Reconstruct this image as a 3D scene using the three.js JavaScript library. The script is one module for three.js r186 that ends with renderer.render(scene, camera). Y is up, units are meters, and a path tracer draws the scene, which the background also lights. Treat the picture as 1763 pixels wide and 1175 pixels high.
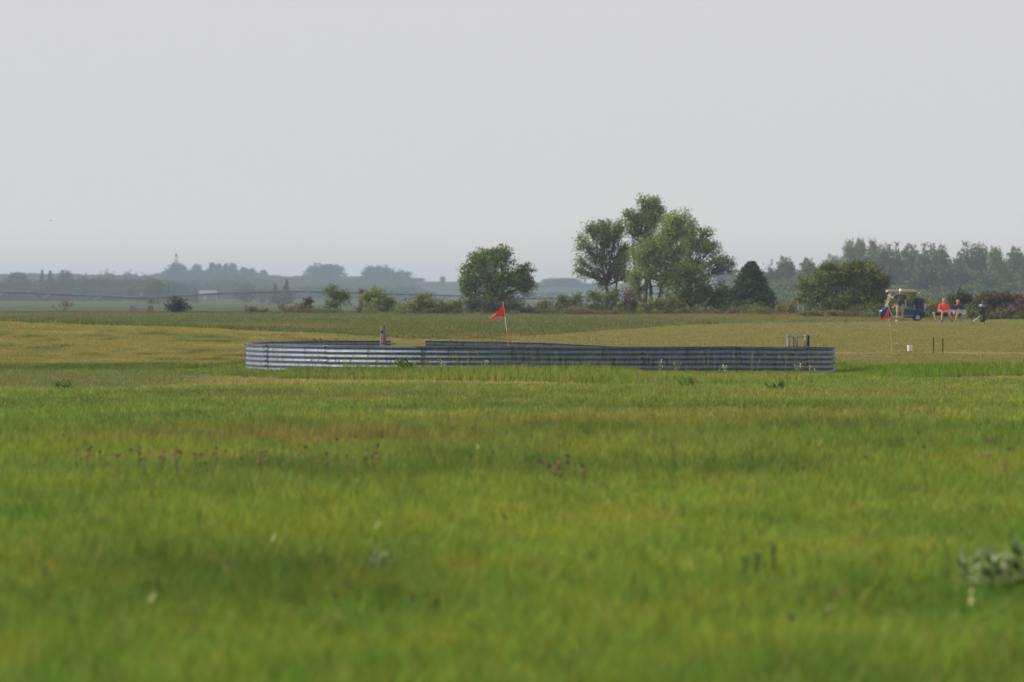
import * as THREE from 'three';
import { mergeGeometries } from 'three/addons/utils/BufferGeometryUtils.js';
import { RoundedBoxGeometry } from 'three/addons/geometries/RoundedBoxGeometry.js';

// ---------------------------------------------------------------- camera, sky, sun, haze, exposure
const F = 8460, EYE = 1.76, CX = 881.5, HORIZON = 499;      // the lens in photograph pixels; eye height in metres
const scene = new THREE.Scene();
const camera = new THREE.PerspectiveCamera(2 * Math.atan(587.5 / F) * 180 / Math.PI, 1763 / 1175, 0.5, 9000);
camera.position.set(0, EYE, 0);
camera.rotation.x = -Math.atan((587.5 - HORIZON) / F);
camera.focus = 125;
camera.userData.fStop = camera.getFocalLength() / 1000 / 0.050;   // a 50 mm wide entrance pupil
scene.add(camera);

const SUN = new THREE.Vector3(-0.82, 0.60, -0.12).normalize();
{
  const W = 512, H = 256, data = new Float32Array(W * H * 4);
  for (let r = 0; r < H; r++) for (let c = 0; c < W; c++) {
    const el = ((r + 0.5) / H - 0.5) * Math.PI, az = ((c + 0.5) / W - 0.5) * 2 * Math.PI;
    const d = new THREE.Vector3(Math.cos(az) * Math.cos(el), Math.sin(el), Math.sin(az) * Math.cos(el));
    const cs = d.dot(SUN), deg = el * 180 / Math.PI;
    let L = 0.615 + 0.012 * Math.min(1, Math.max(0, deg / 6)) + 0.05 * Math.max(0, Math.sin(el));
    L += 0.30 * Math.pow(Math.max(0, cs), 8) + 0.04 * Math.max(0, cs);
    const i = (r * W + c) * 4;
    if (el < 0) { data[i] = 0.2; data[i + 1] = 0.22; data[i + 2] = 0.16; }
    else { const w = Math.max(0, 1 - Math.max(0, deg) / 1.3); data[i] = L * (0.993 + 0.135 * w); data[i + 1] = L * (0.985 + 0.05 * w); data[i + 2] = L * (1.000 - 0.03 * w); }
    data[i + 3] = 1;
  }
  const sky = new THREE.DataTexture(data, W, H, THREE.RGBAFormat, THREE.FloatType);
  sky.mapping = THREE.EquirectangularReflectionMapping; sky.magFilter = sky.minFilter = THREE.LinearFilter; sky.needsUpdate = true;
  scene.background = sky; scene.environment = sky;
}
const sun = new THREE.DirectionalLight(new THREE.Color(1, 0.93, 0.82), 4.7);
sun.position.copy(SUN).multiplyScalar(600).add(new THREE.Vector3(0, 0, -180));
sun.target.position.set(0, 0, -180);
sun.castShadow = true; sun.shadow.radius = 3; sun.shadow.mapSize.set(4096, 4096);
Object.assign(sun.shadow.camera, { left: -200, right: 200, top: 200, bottom: -200, near: 1, far: 1500 });
scene.add(sun, sun.target);
scene.fog = new THREE.FogExp2(new THREE.Color(0.69, 0.84, 1.0), 0.000185);
const renderer = new THREE.WebGLRenderer({ antialias: true });
renderer.toneMapping = THREE.LinearToneMapping;
renderer.toneMappingExposure = 1.08;
renderer.shadowMap.enabled = true;

// ---------------------------------------------------------------- small helpers
function rngOf(seed) { let a = seed >>> 0; return () => { a = (a + 0x6D2B79F5) >>> 0; let t = a; t = Math.imul(t ^ (t >>> 15), t | 1); t ^= t + Math.imul(t ^ (t >>> 7), t | 61); return ((t ^ (t >>> 14)) >>> 0) / 4294967296; }; }
function hash(x, y, z) { let h = Math.imul(x, 374761393) ^ Math.imul(y, 668265263) ^ Math.imul(z, 2147483647 ^ 0x5bd1e995); h = Math.imul(h ^ (h >>> 13), 1274126177); return ((h ^ (h >>> 16)) >>> 0) / 4294967296; }
const fade = (t) => t * t * (3 - 2 * t), mix = (a, b, t) => a + (b - a) * t, clamp = (v, a = 0, b = 1) => Math.min(b, Math.max(a, v));
const step = (a, b, v) => fade(clamp((v - a) / (b - a)));
function noise(x, y, z = 0) {
  const ix = Math.floor(x), iy = Math.floor(y), iz = Math.floor(z), u = fade(x - ix), v = fade(y - iy), w = fade(z - iz);
  const c = (i, j, k) => hash(ix + i, iy + j, iz + k);
  return mix(mix(mix(c(0, 0, 0), c(1, 0, 0), u), mix(c(0, 1, 0), c(1, 1, 0), u), v), mix(mix(c(0, 0, 1), c(1, 0, 1), u), mix(c(0, 1, 1), c(1, 1, 1), u), v), w);
}
const fbm = (x, y, o = 3) => { let s = 0, a = 0.5, n = 0; for (let i = 0; i < o; i++) { s += a * noise(x, y, i * 7.3); n += a; a *= 0.5; x *= 2.03; y *= 2.03; } return s / n; };
const px = (u, d) => (u - CX) * d / F;                          // metres across for a bearing, at a distance
const py = (v, d) => EYE - (v - HORIZON) * d / F;               // height for an elevation, at a distance
const V = (x, y, z) => new THREE.Vector3(x, y, z);
function poly(pts, x) { if (x <= pts[0][0]) return pts[0][1]; for (let i = 1; i < pts.length; i++) if (x <= pts[i][0]) return mix(pts[i - 1][1], pts[i][1], (x - pts[i - 1][0]) / (pts[i][0] - pts[i - 1][0])); return pts[pts.length - 1][1]; }
const mix3 = (a, b, t) => [mix(a[0], b[0], t), mix(a[1], b[1], t), mix(a[2], b[2], t)];
const lin = (r, g, b) => new THREE.Color().setRGB(r, g, b);
function mat(r, g, b, rough = 0.7, more = {}) { return new THREE.MeshPhysicalMaterial({ color: lin(r, g, b), roughness: rough, metalness: 0, ...more }); }

const used = {};
function numbered(name) { const n = used[name] = (used[name] ?? -1) + 1; return n ? `${name}_${String(n).padStart(3, '0')}` : name; }
function tag(o, label, category, group) { o.userData.label = label; o.userData.category = category; if (group) o.userData.group = group; return o; }
function thing(name, label, category, pos = [0, 0, 0], turn = 0, group) { const o = new THREE.Group(); o.name = numbered(name); o.position.set(...pos); o.rotation.y = turn; scene.add(o); return tag(o, label, category, group); }
function part(name, geo, m, parent) {
  const geos = Array.isArray(geo) ? geo : [geo];
  const g = geos.length === 1 ? geos[0] : mergeGeometries(geos.map((q) => { const n = q.index ? q.toNonIndexed() : q; for (const k of Object.keys(n.attributes)) if (!['position', 'normal', 'uv'].includes(k)) n.deleteAttribute(k); if (!n.attributes.uv) n.setAttribute('uv', new THREE.BufferAttribute(new Float32Array(n.attributes.position.count * 2), 2)); return n; }));
  const o = new THREE.Mesh(g, m); o.name = name; o.castShadow = o.receiveShadow = true; parent.add(o); return o;
}
function single(name, label, category, geo, m, pos = [0, 0, 0], group) { const o = part(numbered(name), geo, m, scene); o.position.set(...pos); return tag(o, label, category, group); }
function copyOf(o, pos, turn, label, group) { const c = o.clone(); c.name = numbered(o.userData.base); c.userData = { ...o.userData }; scene.add(c); c.position.set(...pos); c.rotation.y = turn; c.userData.label = label ?? o.userData.label; if (group) c.userData.group = group; return c; }
const box = (w, h, d, x = 0, y = 0, z = 0, r = 0.01) => new RoundedBoxGeometry(w, h, d, 2, Math.min(r, w / 2.1, h / 2.1, d / 2.1)).translate(x, y, z);
function rod(a, b, r0, r1 = r0, sides = 8) {
  const A = V(...a), B = V(...b), g = new THREE.CylinderGeometry(r1, r0, A.distanceTo(B), sides, 1);
  g.translate(0, A.distanceTo(B) / 2, 0); g.applyQuaternion(new THREE.Quaternion().setFromUnitVectors(V(0, 1, 0), B.clone().sub(A).normalize())); return g.translate(...a);
}
const tube = (pts, r, seg = 24, sides = 8) => new THREE.TubeGeometry(new THREE.CatmullRomCurve3(pts.map((p) => V(...p))), seg, r, sides, false);
const ball = (rx, ry, rz, x, y, z, s = 14) => new THREE.SphereGeometry(1, s, Math.max(8, s - 4)).scale(rx, ry, rz).translate(x, y, z);

// ---------------------------------------------------------------- the lie of the land
const moundHeight = [[-40, 0.80], [-17.7, 0.62], [-13, 0.47], [-8.9, 0.30], [-3.2, 0.0]];
function ground(x, d) {
  let h = poly(moundHeight, x) * step(112, 168, d) * (1 - step(171, 206, d));
  if (x < -6) h += 0.045 * step(-6, -9, x) * step(84, 90, d) * (1 - step(98, 106, d));
  h -= 0.08 * step(2, 7, x) * step(98, 104, d) * (1 - step(114, 124, d));
  h += (fbm(x / 7 + 40, d / 9 + 3, 2) - 0.5) * 0.09 * step(16, 30, d) * (1 - step(74, 96, d));
  h -= 2.5 * step(345, 950, d);
  h += (9.2 - 4 * step(-80, 300, x)) * step(2250, 3250, d) - 6 * step(3300, 4600, d);
  h += (fbm(x / 260 + 9, d / 300) - 0.5) * 2.2 * step(2200, 3000, d);
  if (d > 106 && d < 340) h += ((fbm(x / 2.2, d / 5 + 8, 2) - 0.5) * 0.07 + (noise(x / 0.7, d / 1.8) - 0.5) * 0.025) * step(116, 128, d) * (1 - step(262, 276, d));
  return h;
}

// edges of the mown and unmown ground: metres away, along x
const pathNear = [[-14, 85], [-9.8, 85.5], [-6, 87.5], [-4.8, 89], [-2, 90.3], [0.4, 89.8], [2.4, 88.3], [4, 87.6], [7, 94], [8, 94.6], [9.8, 94.4], [14, 94.2]];
const pathFar = [[-14, 104], [-9.8, 103.5], [-7, 101], [-5.4, 98.2], [-4.4, 95.6], [-2, 94.2], [0.4, 92.2], [2.4, 89.2], [4, 87.6], [7, 94], [8, 96.4], [9.8, 98.5], [14, 100]];
const tallFar = [[-40, 104], [-7.5, 104], [-6.2, 108], [-5, 117], [0, 118], [5, 115], [9, 114], [14, 113.5], [40, 113]];
const fairwayFar = [[-60, 172], [-17, 172], [-3, 172], [0.5, 184], [5, 217], [9.5, 246], [17, 262], [30, 292], [60, 294]];
const C = { lush: [0.134, 0.248, 0.034], yellow: [0.228, 0.322, 0.042], deep: [0.066, 0.132, 0.022], brown: [0.225, 0.205, 0.060], mown: [0.272, 0.243, 0.066], straw: [0.375, 0.312, 0.125], sage: [0.150, 0.200, 0.068], rust: [0.230, 0.172, 0.070], field: [0.115, 0.155, 0.042], clay: [0.34, 0.215, 0.115] };
function zone(x, d) {
  const pn = poly(pathNear, x), pf = poly(pathFar, x);
  const wob = (fbm(x / 3 + 5, d / 3 + 5, 2) - 0.5) * 1.6;
  if (d + wob * 0.5 > pn && d + wob * 0.5 < pf) return 'path';
  if (d < Math.max(pn, 86)) return 'meadow';
  if (d + wob < poly(tallFar, x)) return d > pf - 1 ? 'tall' : 'meadow';
  if (d + wob * 3 < poly(fairwayFar, x)) return 'turf';
  if (d < 352) return 'rough';
  return d < 1900 ? 'field' : 'hill';
}
const gauss = (x, y, sx, sy) => Math.exp(-(x * x) / (sx * sx) - (y * y) / (sy * sy));
function hue(x, d, z = zone(x, d)) {
  const n1 = fbm(x / 5 + 17, d / 6.5 + 31), n2 = fbm(x / 1.3 + 7, d / 2.4 + 11), n3 = fbm(x / 16 + 70, d / 26 + 50, 2);
  if (z === 'meadow' || z === 'tall') {
    let c = mix3(C.lush, C.yellow, clamp((n1 - 0.38) * 2.6 + (n2 - 0.5) * 0.8));
    c = mix3(c, C.deep, clamp((0.44 - n2) * 2.4 + (0.46 - n1) * 2.0, 0, 0.75));
    let b = 0.95 * gauss(x + 2.6, d - 56.5, 2.6, 2.6) + 0.55 * gauss(x - 1.2, d - 63, 3.5, 3) + 0.5 * gauss(x - 3.9, d - 70, 4, 4) + 0.5 * gauss(x + 3, d - 78, 4, 3) + 0.45 * gauss(x - 5.5, d - 80, 3, 4);
    b *= 0.55 + 0.9 * n2;
    c = mix3(c, C.brown, clamp(0.75 * b + (d > 60 ? (n3 - 0.54) * 0.8 : (n3 - 0.64) * 0.8), 0, 0.85));
    const dk = 0.75 * gauss(x + 1.6, d - 29, 1.3, 3.5) + 0.5 * gauss(x - 1.0, d - 58.5, 0.7, 1.4) + 0.5 * gauss(x - 0.6, d - 71, 2.2, 1.8) + 0.45 * gauss(x - 4.2, d - 72, 2.6, 2.0);
    c = mix3(c, C.deep, clamp(dk * (0.6 + 0.8 * n2), 0, 0.8));
    c = mix3(c, C.yellow, clamp(0.6 * gauss(x - 0.6, d - 41, 4, 4) + 0.75 * gauss(x - 2.0, d - 31.5, 1.4, 2) + 0.4 * gauss(x - 0.1, d - 22, 2, 3), 0, 0.7));
    if (d > 80) c = mix3(c, C.brown, 0.06 + 0.25 * n2);
    if (z === 'tall' && x > 7.1) c = mix3(c, [0.125, 0.245, 0.010], 0.8);
    return c;
  }
  if (z === 'path') return mix3(mix3(C.straw, C.sage, step(-5, -7, x) * 0.9), C.brown, clamp(n2 * 0.9 - 0.28, 0, 0.35));
  if (z === 'turf') {
    let c = mix3(C.mown, C.sage, clamp((n1 - 0.45) * 2.0 + (n2 - 0.5) * 1.3, 0, 0.8));
    c = mix3(c, C.straw, clamp((n2 - 0.5) * 1.4 + (n3 - 0.5) * 0.8 + 0.30 * step(-2, -8, x) * step(150, 170, d), 0, 0.6));
    c = mix3(c, C.rust, clamp((n3 - 0.45) * 1.2, 0, 0.4));
    const s1 = noise(x / 0.5 + 60, d / 3.2), s2 = noise(x / 1.6 + 20, d / 7), rough = x < 0 ? 0.9 : 0.25;
    c = mix3(c, C.deep, clamp((s1 * 0.6 + s2 * 0.4 - 0.60) * 4.5, 0, 0.75) * rough); c = mix3(c, [0.40, 0.34, 0.135], clamp((0.34 - s1 * 0.5 - s2 * 0.5) * 4, 0, 0.6) * rough);
    c = mix3(c, C.deep, 0.75 * step(-2, -6, x) * step(103, 106, d) * (1 - step(110, 120, d)) * (0.7 + 0.5 * n2));
    if (x > 0) c = mix3(c, [0.245, 0.235, 0.078], 0.72);
    return c;
  }
  if (z === 'rough') {
    let c = mix3(C.field, C.rust, clamp((n3 - 0.47) * 2.0 + 0.50 * gauss(x + 6, d - 222, 16, 26) + 0.25 * (n2 - 0.5), 0, 0.9));
    c = mix3(c, [0.125, 0.185, 0.050], clamp(0.9 * gauss(x + 4, d - 285, 18, 22), 0, 0.8));
    c = mix3(c, C.mown, 0.35 * step(8, 14, x));
    return c;
  }
  if (z === 'field') return mix3([0.054, 0.082, 0.009], [0.088, 0.080, 0.015], clamp((fbm(x / 30, d / 80) - 0.35) * 1.6));
  return mix3([0.028, 0.040, 0.018], [0.055, 0.065, 0.026], clamp(fbm(x / 150, d / 200) * 2 - 0.6));
}
function grainTexture(seed, lo, hi, stretch) {
  const N = 512, data = new Uint8Array(N * N * 4), r = rngOf(seed), f = new Float32Array(N * N);
  for (let i = 0; i < N * N; i++) f[i] = r();
  const at = (x, y, s) => { x /= s; y /= s; const M = Math.round(N / s), ix = Math.floor(x), iy = Math.floor(y), u = fade(x - ix), v = fade(y - iy), g = (a, b) => f[((b % M) * N + (a % M)) % (N * N)]; return mix(mix(g(ix, iy), g(ix + 1, iy), u), mix(g(ix, iy + 1), g(ix + 1, iy + 1), u), v); };
  for (let y = 0; y < N; y++) for (let x = 0; x < N; x++) {
    const v = 0.3 * at(x, y, 2) + 0.3 * at(x, y, 4) + 0.25 * at(x, y, 16) + 0.15 * at(x, y, 64), k = Math.round(255 * clamp(lo + (hi - lo) * clamp((v - 0.5) * stretch + 0.5)));
    const i = (y * N + x) * 4; data[i] = k; data[i + 1] = k; data[i + 2] = Math.round(k * 0.97); data[i + 3] = 255;
  }
  const t = new THREE.DataTexture(data, N, N); t.colorSpace = THREE.SRGBColorSpace; t.wrapS = t.wrapT = THREE.RepeatWrapping; t.magFilter = THREE.LinearFilter; t.minFilter = THREE.LinearMipmapLinearFilter; t.generateMipmaps = true; t.needsUpdate = true; return t;
}
const grain = grainTexture(5, 0.62, 1.0, 2.4);
{
  const ds = [], xs = [];
  for (let d = -60; d < 12; d += 8) ds.push(d);
  for (let d = 12; d < 300; d += 0.6 + Math.max(0, d - 150) * 0.006) ds.push(d);
  for (let d = ds[ds.length - 1] + 2; d < 5200; d *= 1.016) ds.push(d);
  const nx = 150; for (let i = -nx; i <= nx; i++) xs.push(Math.sinh(i / nx * 8.2) * 2.2);
  const pos = [], col = [], uv = [], idx = [];
  for (const d of ds) for (const x of xs) {
    const c = d < 12 ? hue(x, 12, 'meadow') : hue(x, d);
    pos.push(x, ground(x, Math.max(d, 0)), -d); col.push(c[0], c[1], c[2]); uv.push(x / 3, d / 3);
  }
  const n = xs.length;
  for (let j = 0; j + 1 < ds.length; j++) for (let i = 0; i + 1 < n; i++) { const a = j * n + i; idx.push(a, a + 1, a + n, a + 1, a + n + 1, a + n); }
  const g = new THREE.BufferGeometry();
  g.setAttribute('position', new THREE.Float32BufferAttribute(pos, 3)); g.setAttribute('color', new THREE.Float32BufferAttribute(col, 3)); g.setAttribute('uv', new THREE.Float32BufferAttribute(uv, 2)); g.setIndex(idx); g.computeVertexNormals();
  const o = part('ground', g, new THREE.MeshPhysicalMaterial({ vertexColors: true, map: grain, bumpMap: grain, bumpScale: 0.05, roughness: 1, specularIntensity: 0.2 }), scene);
  o.userData.kind = 'structure'; o.userData.label = 'rolling prairie ground with meadow, mown turf and far field';
}
function strip(name, label, near, far, x0, x1, dx, lift, colour) {
  const pos = [], col = [], uv = [], idx = [], n = 5; let k = 0;
  for (let x = x0; x <= x1 + 1e-6; x += dx, k++) for (let j = 0; j <= n; j++) {
    const a = near(x), b = far(x), d = mix(a, b, j / n); pos.push(x, ground(x, d) + lift, -d); col.push(...colour(x, d)); uv.push(x / 2, d / 2);
  }
  for (let i = 0; i + 1 < k; i++) for (let j = 0; j < n; j++) { const a = i * (n + 1) + j; idx.push(a, a + n + 1, a + 1, a + 1, a + n + 1, a + n + 2); }
  const g = new THREE.BufferGeometry(); g.setAttribute('position', new THREE.Float32BufferAttribute(pos, 3)); g.setAttribute('color', new THREE.Float32BufferAttribute(col, 3)); g.setAttribute('uv', new THREE.Float32BufferAttribute(uv, 2)); g.setIndex(idx); g.computeVertexNormals();
  const o = part(name, g, new THREE.MeshPhysicalMaterial({ vertexColors: true, map: grain, bumpMap: grain, bumpScale: 0.03, roughness: 1, specularIntensity: 0.2 }), scene);
  o.userData.kind = 'structure'; o.userData.label = label; return o;
}
strip('path', 'bare reddish dirt path across the turf beyond the steel ring',
  (x) => 132.9 + 1.8 * (fbm(x / 0.9, 3) - 0.5) + (x - 9) * -0.10, (x) => 136.6 + 2.4 * (fbm(x / 1.3, 9) - 0.5) + (x - 9) * -0.10, 7.5, 40, 0.25, 0.02,
  (x, d) => mix3(mix3(C.clay, C.straw, clamp(fbm(x * 1.4, d * 0.8) * 1.3 - 0.25)), C.mown, clamp((noise(x * 0.9, d * 0.5) - 0.4) * 2, 0, 0.7)));

// ---------------------------------------------------------------- grass
function tuft(seed, blades, R, h, w, lean, head, vary = 1) {
  const r = rngOf(seed), pos = [], idx = [], vc = [];
  for (let i = 0; i < blades; i++) {
    const a = r() * 6.283, q = Math.sqrt(r()) * R, bx = Math.cos(a) * q, bz = Math.sin(a) * q, yaw = r() * 6.283, hh = h * (0.55 + 0.6 * r()), l = lean * hh * (0.3 + r()), ww = w * (0.7 + 0.6 * r());
    const dx = Math.cos(yaw), dz = Math.sin(yaw), tx = -dz, tz = dx, k = pos.length / 3, tone = 1 + vary * 0.8 * (r() - 0.5), warm = 1 + vary * (r() < 0.14 ? 0.45 : -0.08 + 0.16 * r());
    const P = (t, s) => { vc.push(tone * warm, tone, tone * 0.95); pos.push(bx + dx * l * t * t + tx * ww * s, hh * t * (1 - 0.12 * t * lean), bz + dz * l * t * t + tz * ww * s); };
    P(-0.04, -0.5); P(-0.04, 0.5); P(0.55, -0.42); P(0.55, 0.42); P(1, 0);
    idx.push(k, k + 1, k + 2, k + 1, k + 3, k + 2, k + 2, k + 3, k + 4);
    if (head && i < head) { const m = pos.length / 3; P(0.86, -1.6); P(1.0, 0); P(0.86, 1.6); P(1.18, 0); idx.push(m, m + 1, m + 3, m + 1, m + 2, m + 3); }
  }
  const g = new THREE.BufferGeometry(); g.setAttribute('position', new THREE.Float32BufferAttribute(pos, 3)); g.setAttribute('color', new THREE.Float32BufferAttribute(vc, 3)); g.setIndex(idx); g.computeVertexNormals(); return g;
}
const bladeMat = new THREE.MeshPhysicalMaterial({ color: 0xffffff, vertexColors: true, roughness: 0.95, specularIntensity: 0.12, transmission: 0.45, thickness: 0, side: THREE.DoubleSide });
function scatter(name, label, geos, d0, d1, cell, pick, seed, group) {
  const r = rngOf(seed), lists = geos.map(() => []);
  let d = d0;
  while (d < d1) {
    const c = cell(d), half = 0.117 * d + 2.2;
    for (let x = -half; x < half; x += c) {
      const xx = x + r() * c, dd = d + r() * c, q = pick(xx, dd, r); if (!q) continue;
      lists[Math.floor(r() * geos.length)].push([xx, dd, q, r() * 6.283, 0.75 + 0.5 * r(), r()]);
    }
    d += c;
  }
  const M = new THREE.Matrix4(), Q = new THREE.Quaternion(), E = new THREE.Euler(), col = new THREE.Color();
  geos.forEach((g, k) => {
    const L = lists[k], o = new THREE.InstancedMesh(g, bladeMat, L.length); o.name = numbered(name);
    L.forEach(([x, dd, q, yaw, s, t], i) => {
      E.set((t - 0.5) * 0.25, yaw, 0); Q.setFromEuler(E); M.compose(V(x, ground(x, dd), -dd), Q, V(s * q.w, s * q.h, s * q.w)); o.setMatrixAt(i, M);
      const j = q.v ? 0.70 + 0.62 * t : 0.86 + 0.28 * t, y = q.v ? (noise(x * 3.1, dd * 1.7, 2) - 0.5) * q.v : 0; col.setRGB(q.c[0] * j * (1 + y), q.c[1] * j * (1 + 0.3 * y), q.c[2] * j); o.setColorAt(i, col);
    });
    o.castShadow = o.receiveShadow = true; o.userData.kind = 'stuff'; tag(o, label, 'grass', group); scene.add(o);
  });
}
const RC = { x: 0.61, d: 106.5, r: 6.36 };
const inRing = (x, d, m = 0) => Math.hypot(x - RC.x, d - RC.d) < RC.r + m, onRing = (x, d) => Math.abs(Math.hypot(x - RC.x, d - RC.d) - RC.r) < 0.12;
const GAIN = 1.0;
const tint = (c, k) => [c[0] * k * GAIN, c[1] * k * GAIN, c[2] * k * GAIN];
scatter('meadow_grass', 'uneven green meadow grass reaching from the nearest ground to the mown strip', [tuft(11, 18, 0.09, 0.135, 0.0055, 0.55), tuft(12, 15, 0.10, 0.17, 0.0055, 0.8), tuft(13, 20, 0.09, 0.10, 0.0065, 0.95)], 14, 62, (d) => 0.062 + d * 0.0009,
  (x, d, r) => { const c = hue(x, d, 'meadow'), n = fbm(x / 1.1 + 3, d / 1.6 + 9, 2); return { c: tint(r() < 0.05 ? mix3(c, C.straw, 0.6) : c, 1), h: 0.55 + 1.05 * n, w: 1, v: 0.5 }; }, 21, 'meadow grass');
scatter('meadow_grass', 'uneven green meadow grass reaching from the nearest ground to the mown strip', [tuft(14, 17, 0.13, 0.115, 0.009, 0.55), tuft(15, 17, 0.14, 0.135, 0.0085, 0.9), tuft(45, 19, 0.13, 0.09, 0.010, 1.0)], 62, 96, () => 0.135,
  (x, d, r) => { const z = zone(x, d); if (z !== 'meadow') return null; const c = hue(x, d, z), n = fbm(x / 1.1 + 3, d / 1.6 + 9, 2); return { c: tint(r() < 0.08 ? mix3(c, C.straw, 0.6) : c, 1), h: (0.5 + 1.0 * n) * (d > 84 ? 0.8 : 1), w: 1, v: 0.4 }; }, 22, 'meadow grass');
scatter('meadow_grass', 'long green grass standing round the foot of the steel ring', [tuft(16, 15, 0.13, 0.16, 0.009, 0.5), tuft(17, 14, 0.13, 0.20, 0.0085, 0.6, 1)], 86, 120, () => 0.15,
  (x, d, r) => { const z = zone(x, d); if (z !== 'tall' || onRing(x, d)) return null; const c = hue(x, d, z), n = fbm(x / 1.4 + 13, d / 2 + 9, 2); const low = inRing(x, d) ? 0.55 : x < -4.6 ? 0.6 : x > 1 && x < 7.4 ? mix(1, 0.6, step(1, 4.5, x)) : 1; return { c: tint(r() < 0.12 ? mix3(c, C.straw, 0.7) : c, 1.05), h: (0.55 + 0.9 * n) * low * (x > -3.5 && x < 2.5 ? 1.25 : 1), w: 1 }; }, 23, 'long grass round the ring');
scatter('mown_grass', 'short mown grass over the strip, the mound and the fairway', [tuft(18, 22, 0.22, 0.036, 0.014, 0.9, 0, 0.35), tuft(19, 22, 0.22, 0.044, 0.014, 1.2, 0, 0.35)], 84, 292, (d) => 0.22 + Math.max(0, d - 100) * 0.0021,
  (x, d, r) => { const z = zone(x, d); if (z !== 'turf' && z !== 'path') return null; if (onRing(x, d) || (d > 133.2 - (x - 9) * 0.1 && d < 136.4 - (x - 9) * 0.1 && x > 7.5)) return null; const c = hue(x, d, z); return { c: tint(c, 0.97 + 0.16 * r()), h: 0.6 + 0.9 * r(), w: 1 + (d - 100) * 0.004 }; }, 24, 'mown grass');
scatter('rough_grass', 'tall reddish and green rough grass between the fairway and the hedge line', [tuft(20, 16, 0.32, 0.20, 0.020, 0.6, 2, 0.6), tuft(25, 16, 0.32, 0.16, 0.022, 0.8, 0, 0.6)], 172, 350, (d) => 0.40 + (d - 172) * 0.0014,
  (x, d, r) => { const z = zone(x, d); if (z !== 'rough') return null; const c = hue(x, d, z); return { c: tint(r() < 0.2 ? mix3(c, C.straw, 0.4) : c, 1), h: 0.45 + 0.9 * fbm(x / 6, d / 8, 2), w: 1.1 }; }, 26, 'rough grass');

// ---------------------------------------------------------------- trees and bushes
const leafMat = new THREE.MeshPhysicalMaterial({ vertexColors: true, roughness: 0.75, specularIntensity: 0.2, transmission: 0.42, thickness: 0, side: THREE.DoubleSide });
const needleMat = new THREE.MeshPhysicalMaterial({ vertexColors: true, roughness: 0.85, specularIntensity: 0.3, side: THREE.DoubleSide });
const bark = mat(0.075, 0.060, 0.047, 0.95), paleBark = mat(0.13, 0.115, 0.095, 0.95);
function leaves(out, r, c, R, n, per, size, spread, cols, o = {}) {
  // clusters of small leaf faces through an ellipsoid, leaning to its outside, with holes where the noise is low
  const hole = o.hole ?? 0.34, fr = o.freq ?? 0.9, droop = o.droop ?? 0, seed = o.seed ?? 0;
  for (let k = 0, tries = 0; k < n && tries < n * 6; tries++) {
    const u = r() * 2 - 1, a = r() * 6.283, s = Math.sqrt(1 - u * u), q = Math.pow(r(), o.fill ?? 0.42) * (0.66 + 0.66 * noise(u * 2.6 + seed, Math.cos(a) * 2.2 + 7, Math.sin(a) * 2.2));
    const X = c[0] + R[0] * s * Math.cos(a) * q, Y = c[1] + R[1] * u * q, Z = c[2] + R[2] * s * Math.sin(a) * q;
    if (noise(X * fr + seed, Y * fr * 1.25 + 31, Z * fr + seed) < hole) continue;
    if (o.floor !== undefined && Y < o.floor) continue;
    k++;
    const tone = 0.78 + 0.4 * r(), cc = mix3(cols[0], cols[1], clamp(noise(X * 0.6 + 3, Y * 0.6, Z * 0.6 + seed) * 1.5 - 0.25 + (r() - 0.5) * 0.4));
    for (let j = 0; j < per; j++) {
      const g = () => (r() + r() + r() - 1.5) * 1.15;
      const dx = g() * spread, dy = g() * spread * (0.75 + droop) - droop * spread * 0.5, dz = g() * spread, L = size * (0.6 + 0.75 * r()), W = L * (o.slim ?? 0.55);
      const yaw = r() * 6.283, pit = (r() - 0.35) * 2.2 - droop, cy = Math.cos(yaw), sy = Math.sin(yaw), cp = Math.cos(pit), sp = Math.sin(pit), roll = r() * 6.283;
      const ax = [cy * cp, sp, sy * cp], bx0 = [-sy, 0, cy], n0 = [-cy * sp, cp, -sy * sp], cr = Math.cos(roll), sr = Math.sin(roll), b = [bx0[0] * cr + n0[0] * sr, n0[1] * sr, bx0[2] * cr + n0[2] * sr];
      const P = (t, w) => out.pos.push(X + dx + ax[0] * L * t + b[0] * W * w, Y + dy + ax[1] * L * t + b[1] * W * w, Z + dz + ax[2] * L * t + b[2] * W * w);
      const m = out.pos.length / 3; P(-0.5, 0); P(0.05, 0.5); P(0.5, 0); P(0.05, -0.5); out.idx.push(m, m + 1, m + 2, m, m + 2, m + 3);
      const f = tone * (0.85 + 0.3 * r()); for (let q4 = 0; q4 < 4; q4++) out.col.push(cc[0] * f, cc[1] * f, cc[2] * f);
    }
    if (o.tips) o.tips.push([X, Y, Z]);
  }
}
function leafGeometry(out) { const g = new THREE.BufferGeometry(); g.setAttribute('position', new THREE.Float32BufferAttribute(out.pos, 3)); g.setAttribute('color', new THREE.Float32BufferAttribute(out.col, 3)); g.setIndex(out.idx); return g; }
const fresh = () => ({ pos: [], col: [], idx: [] });
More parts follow.
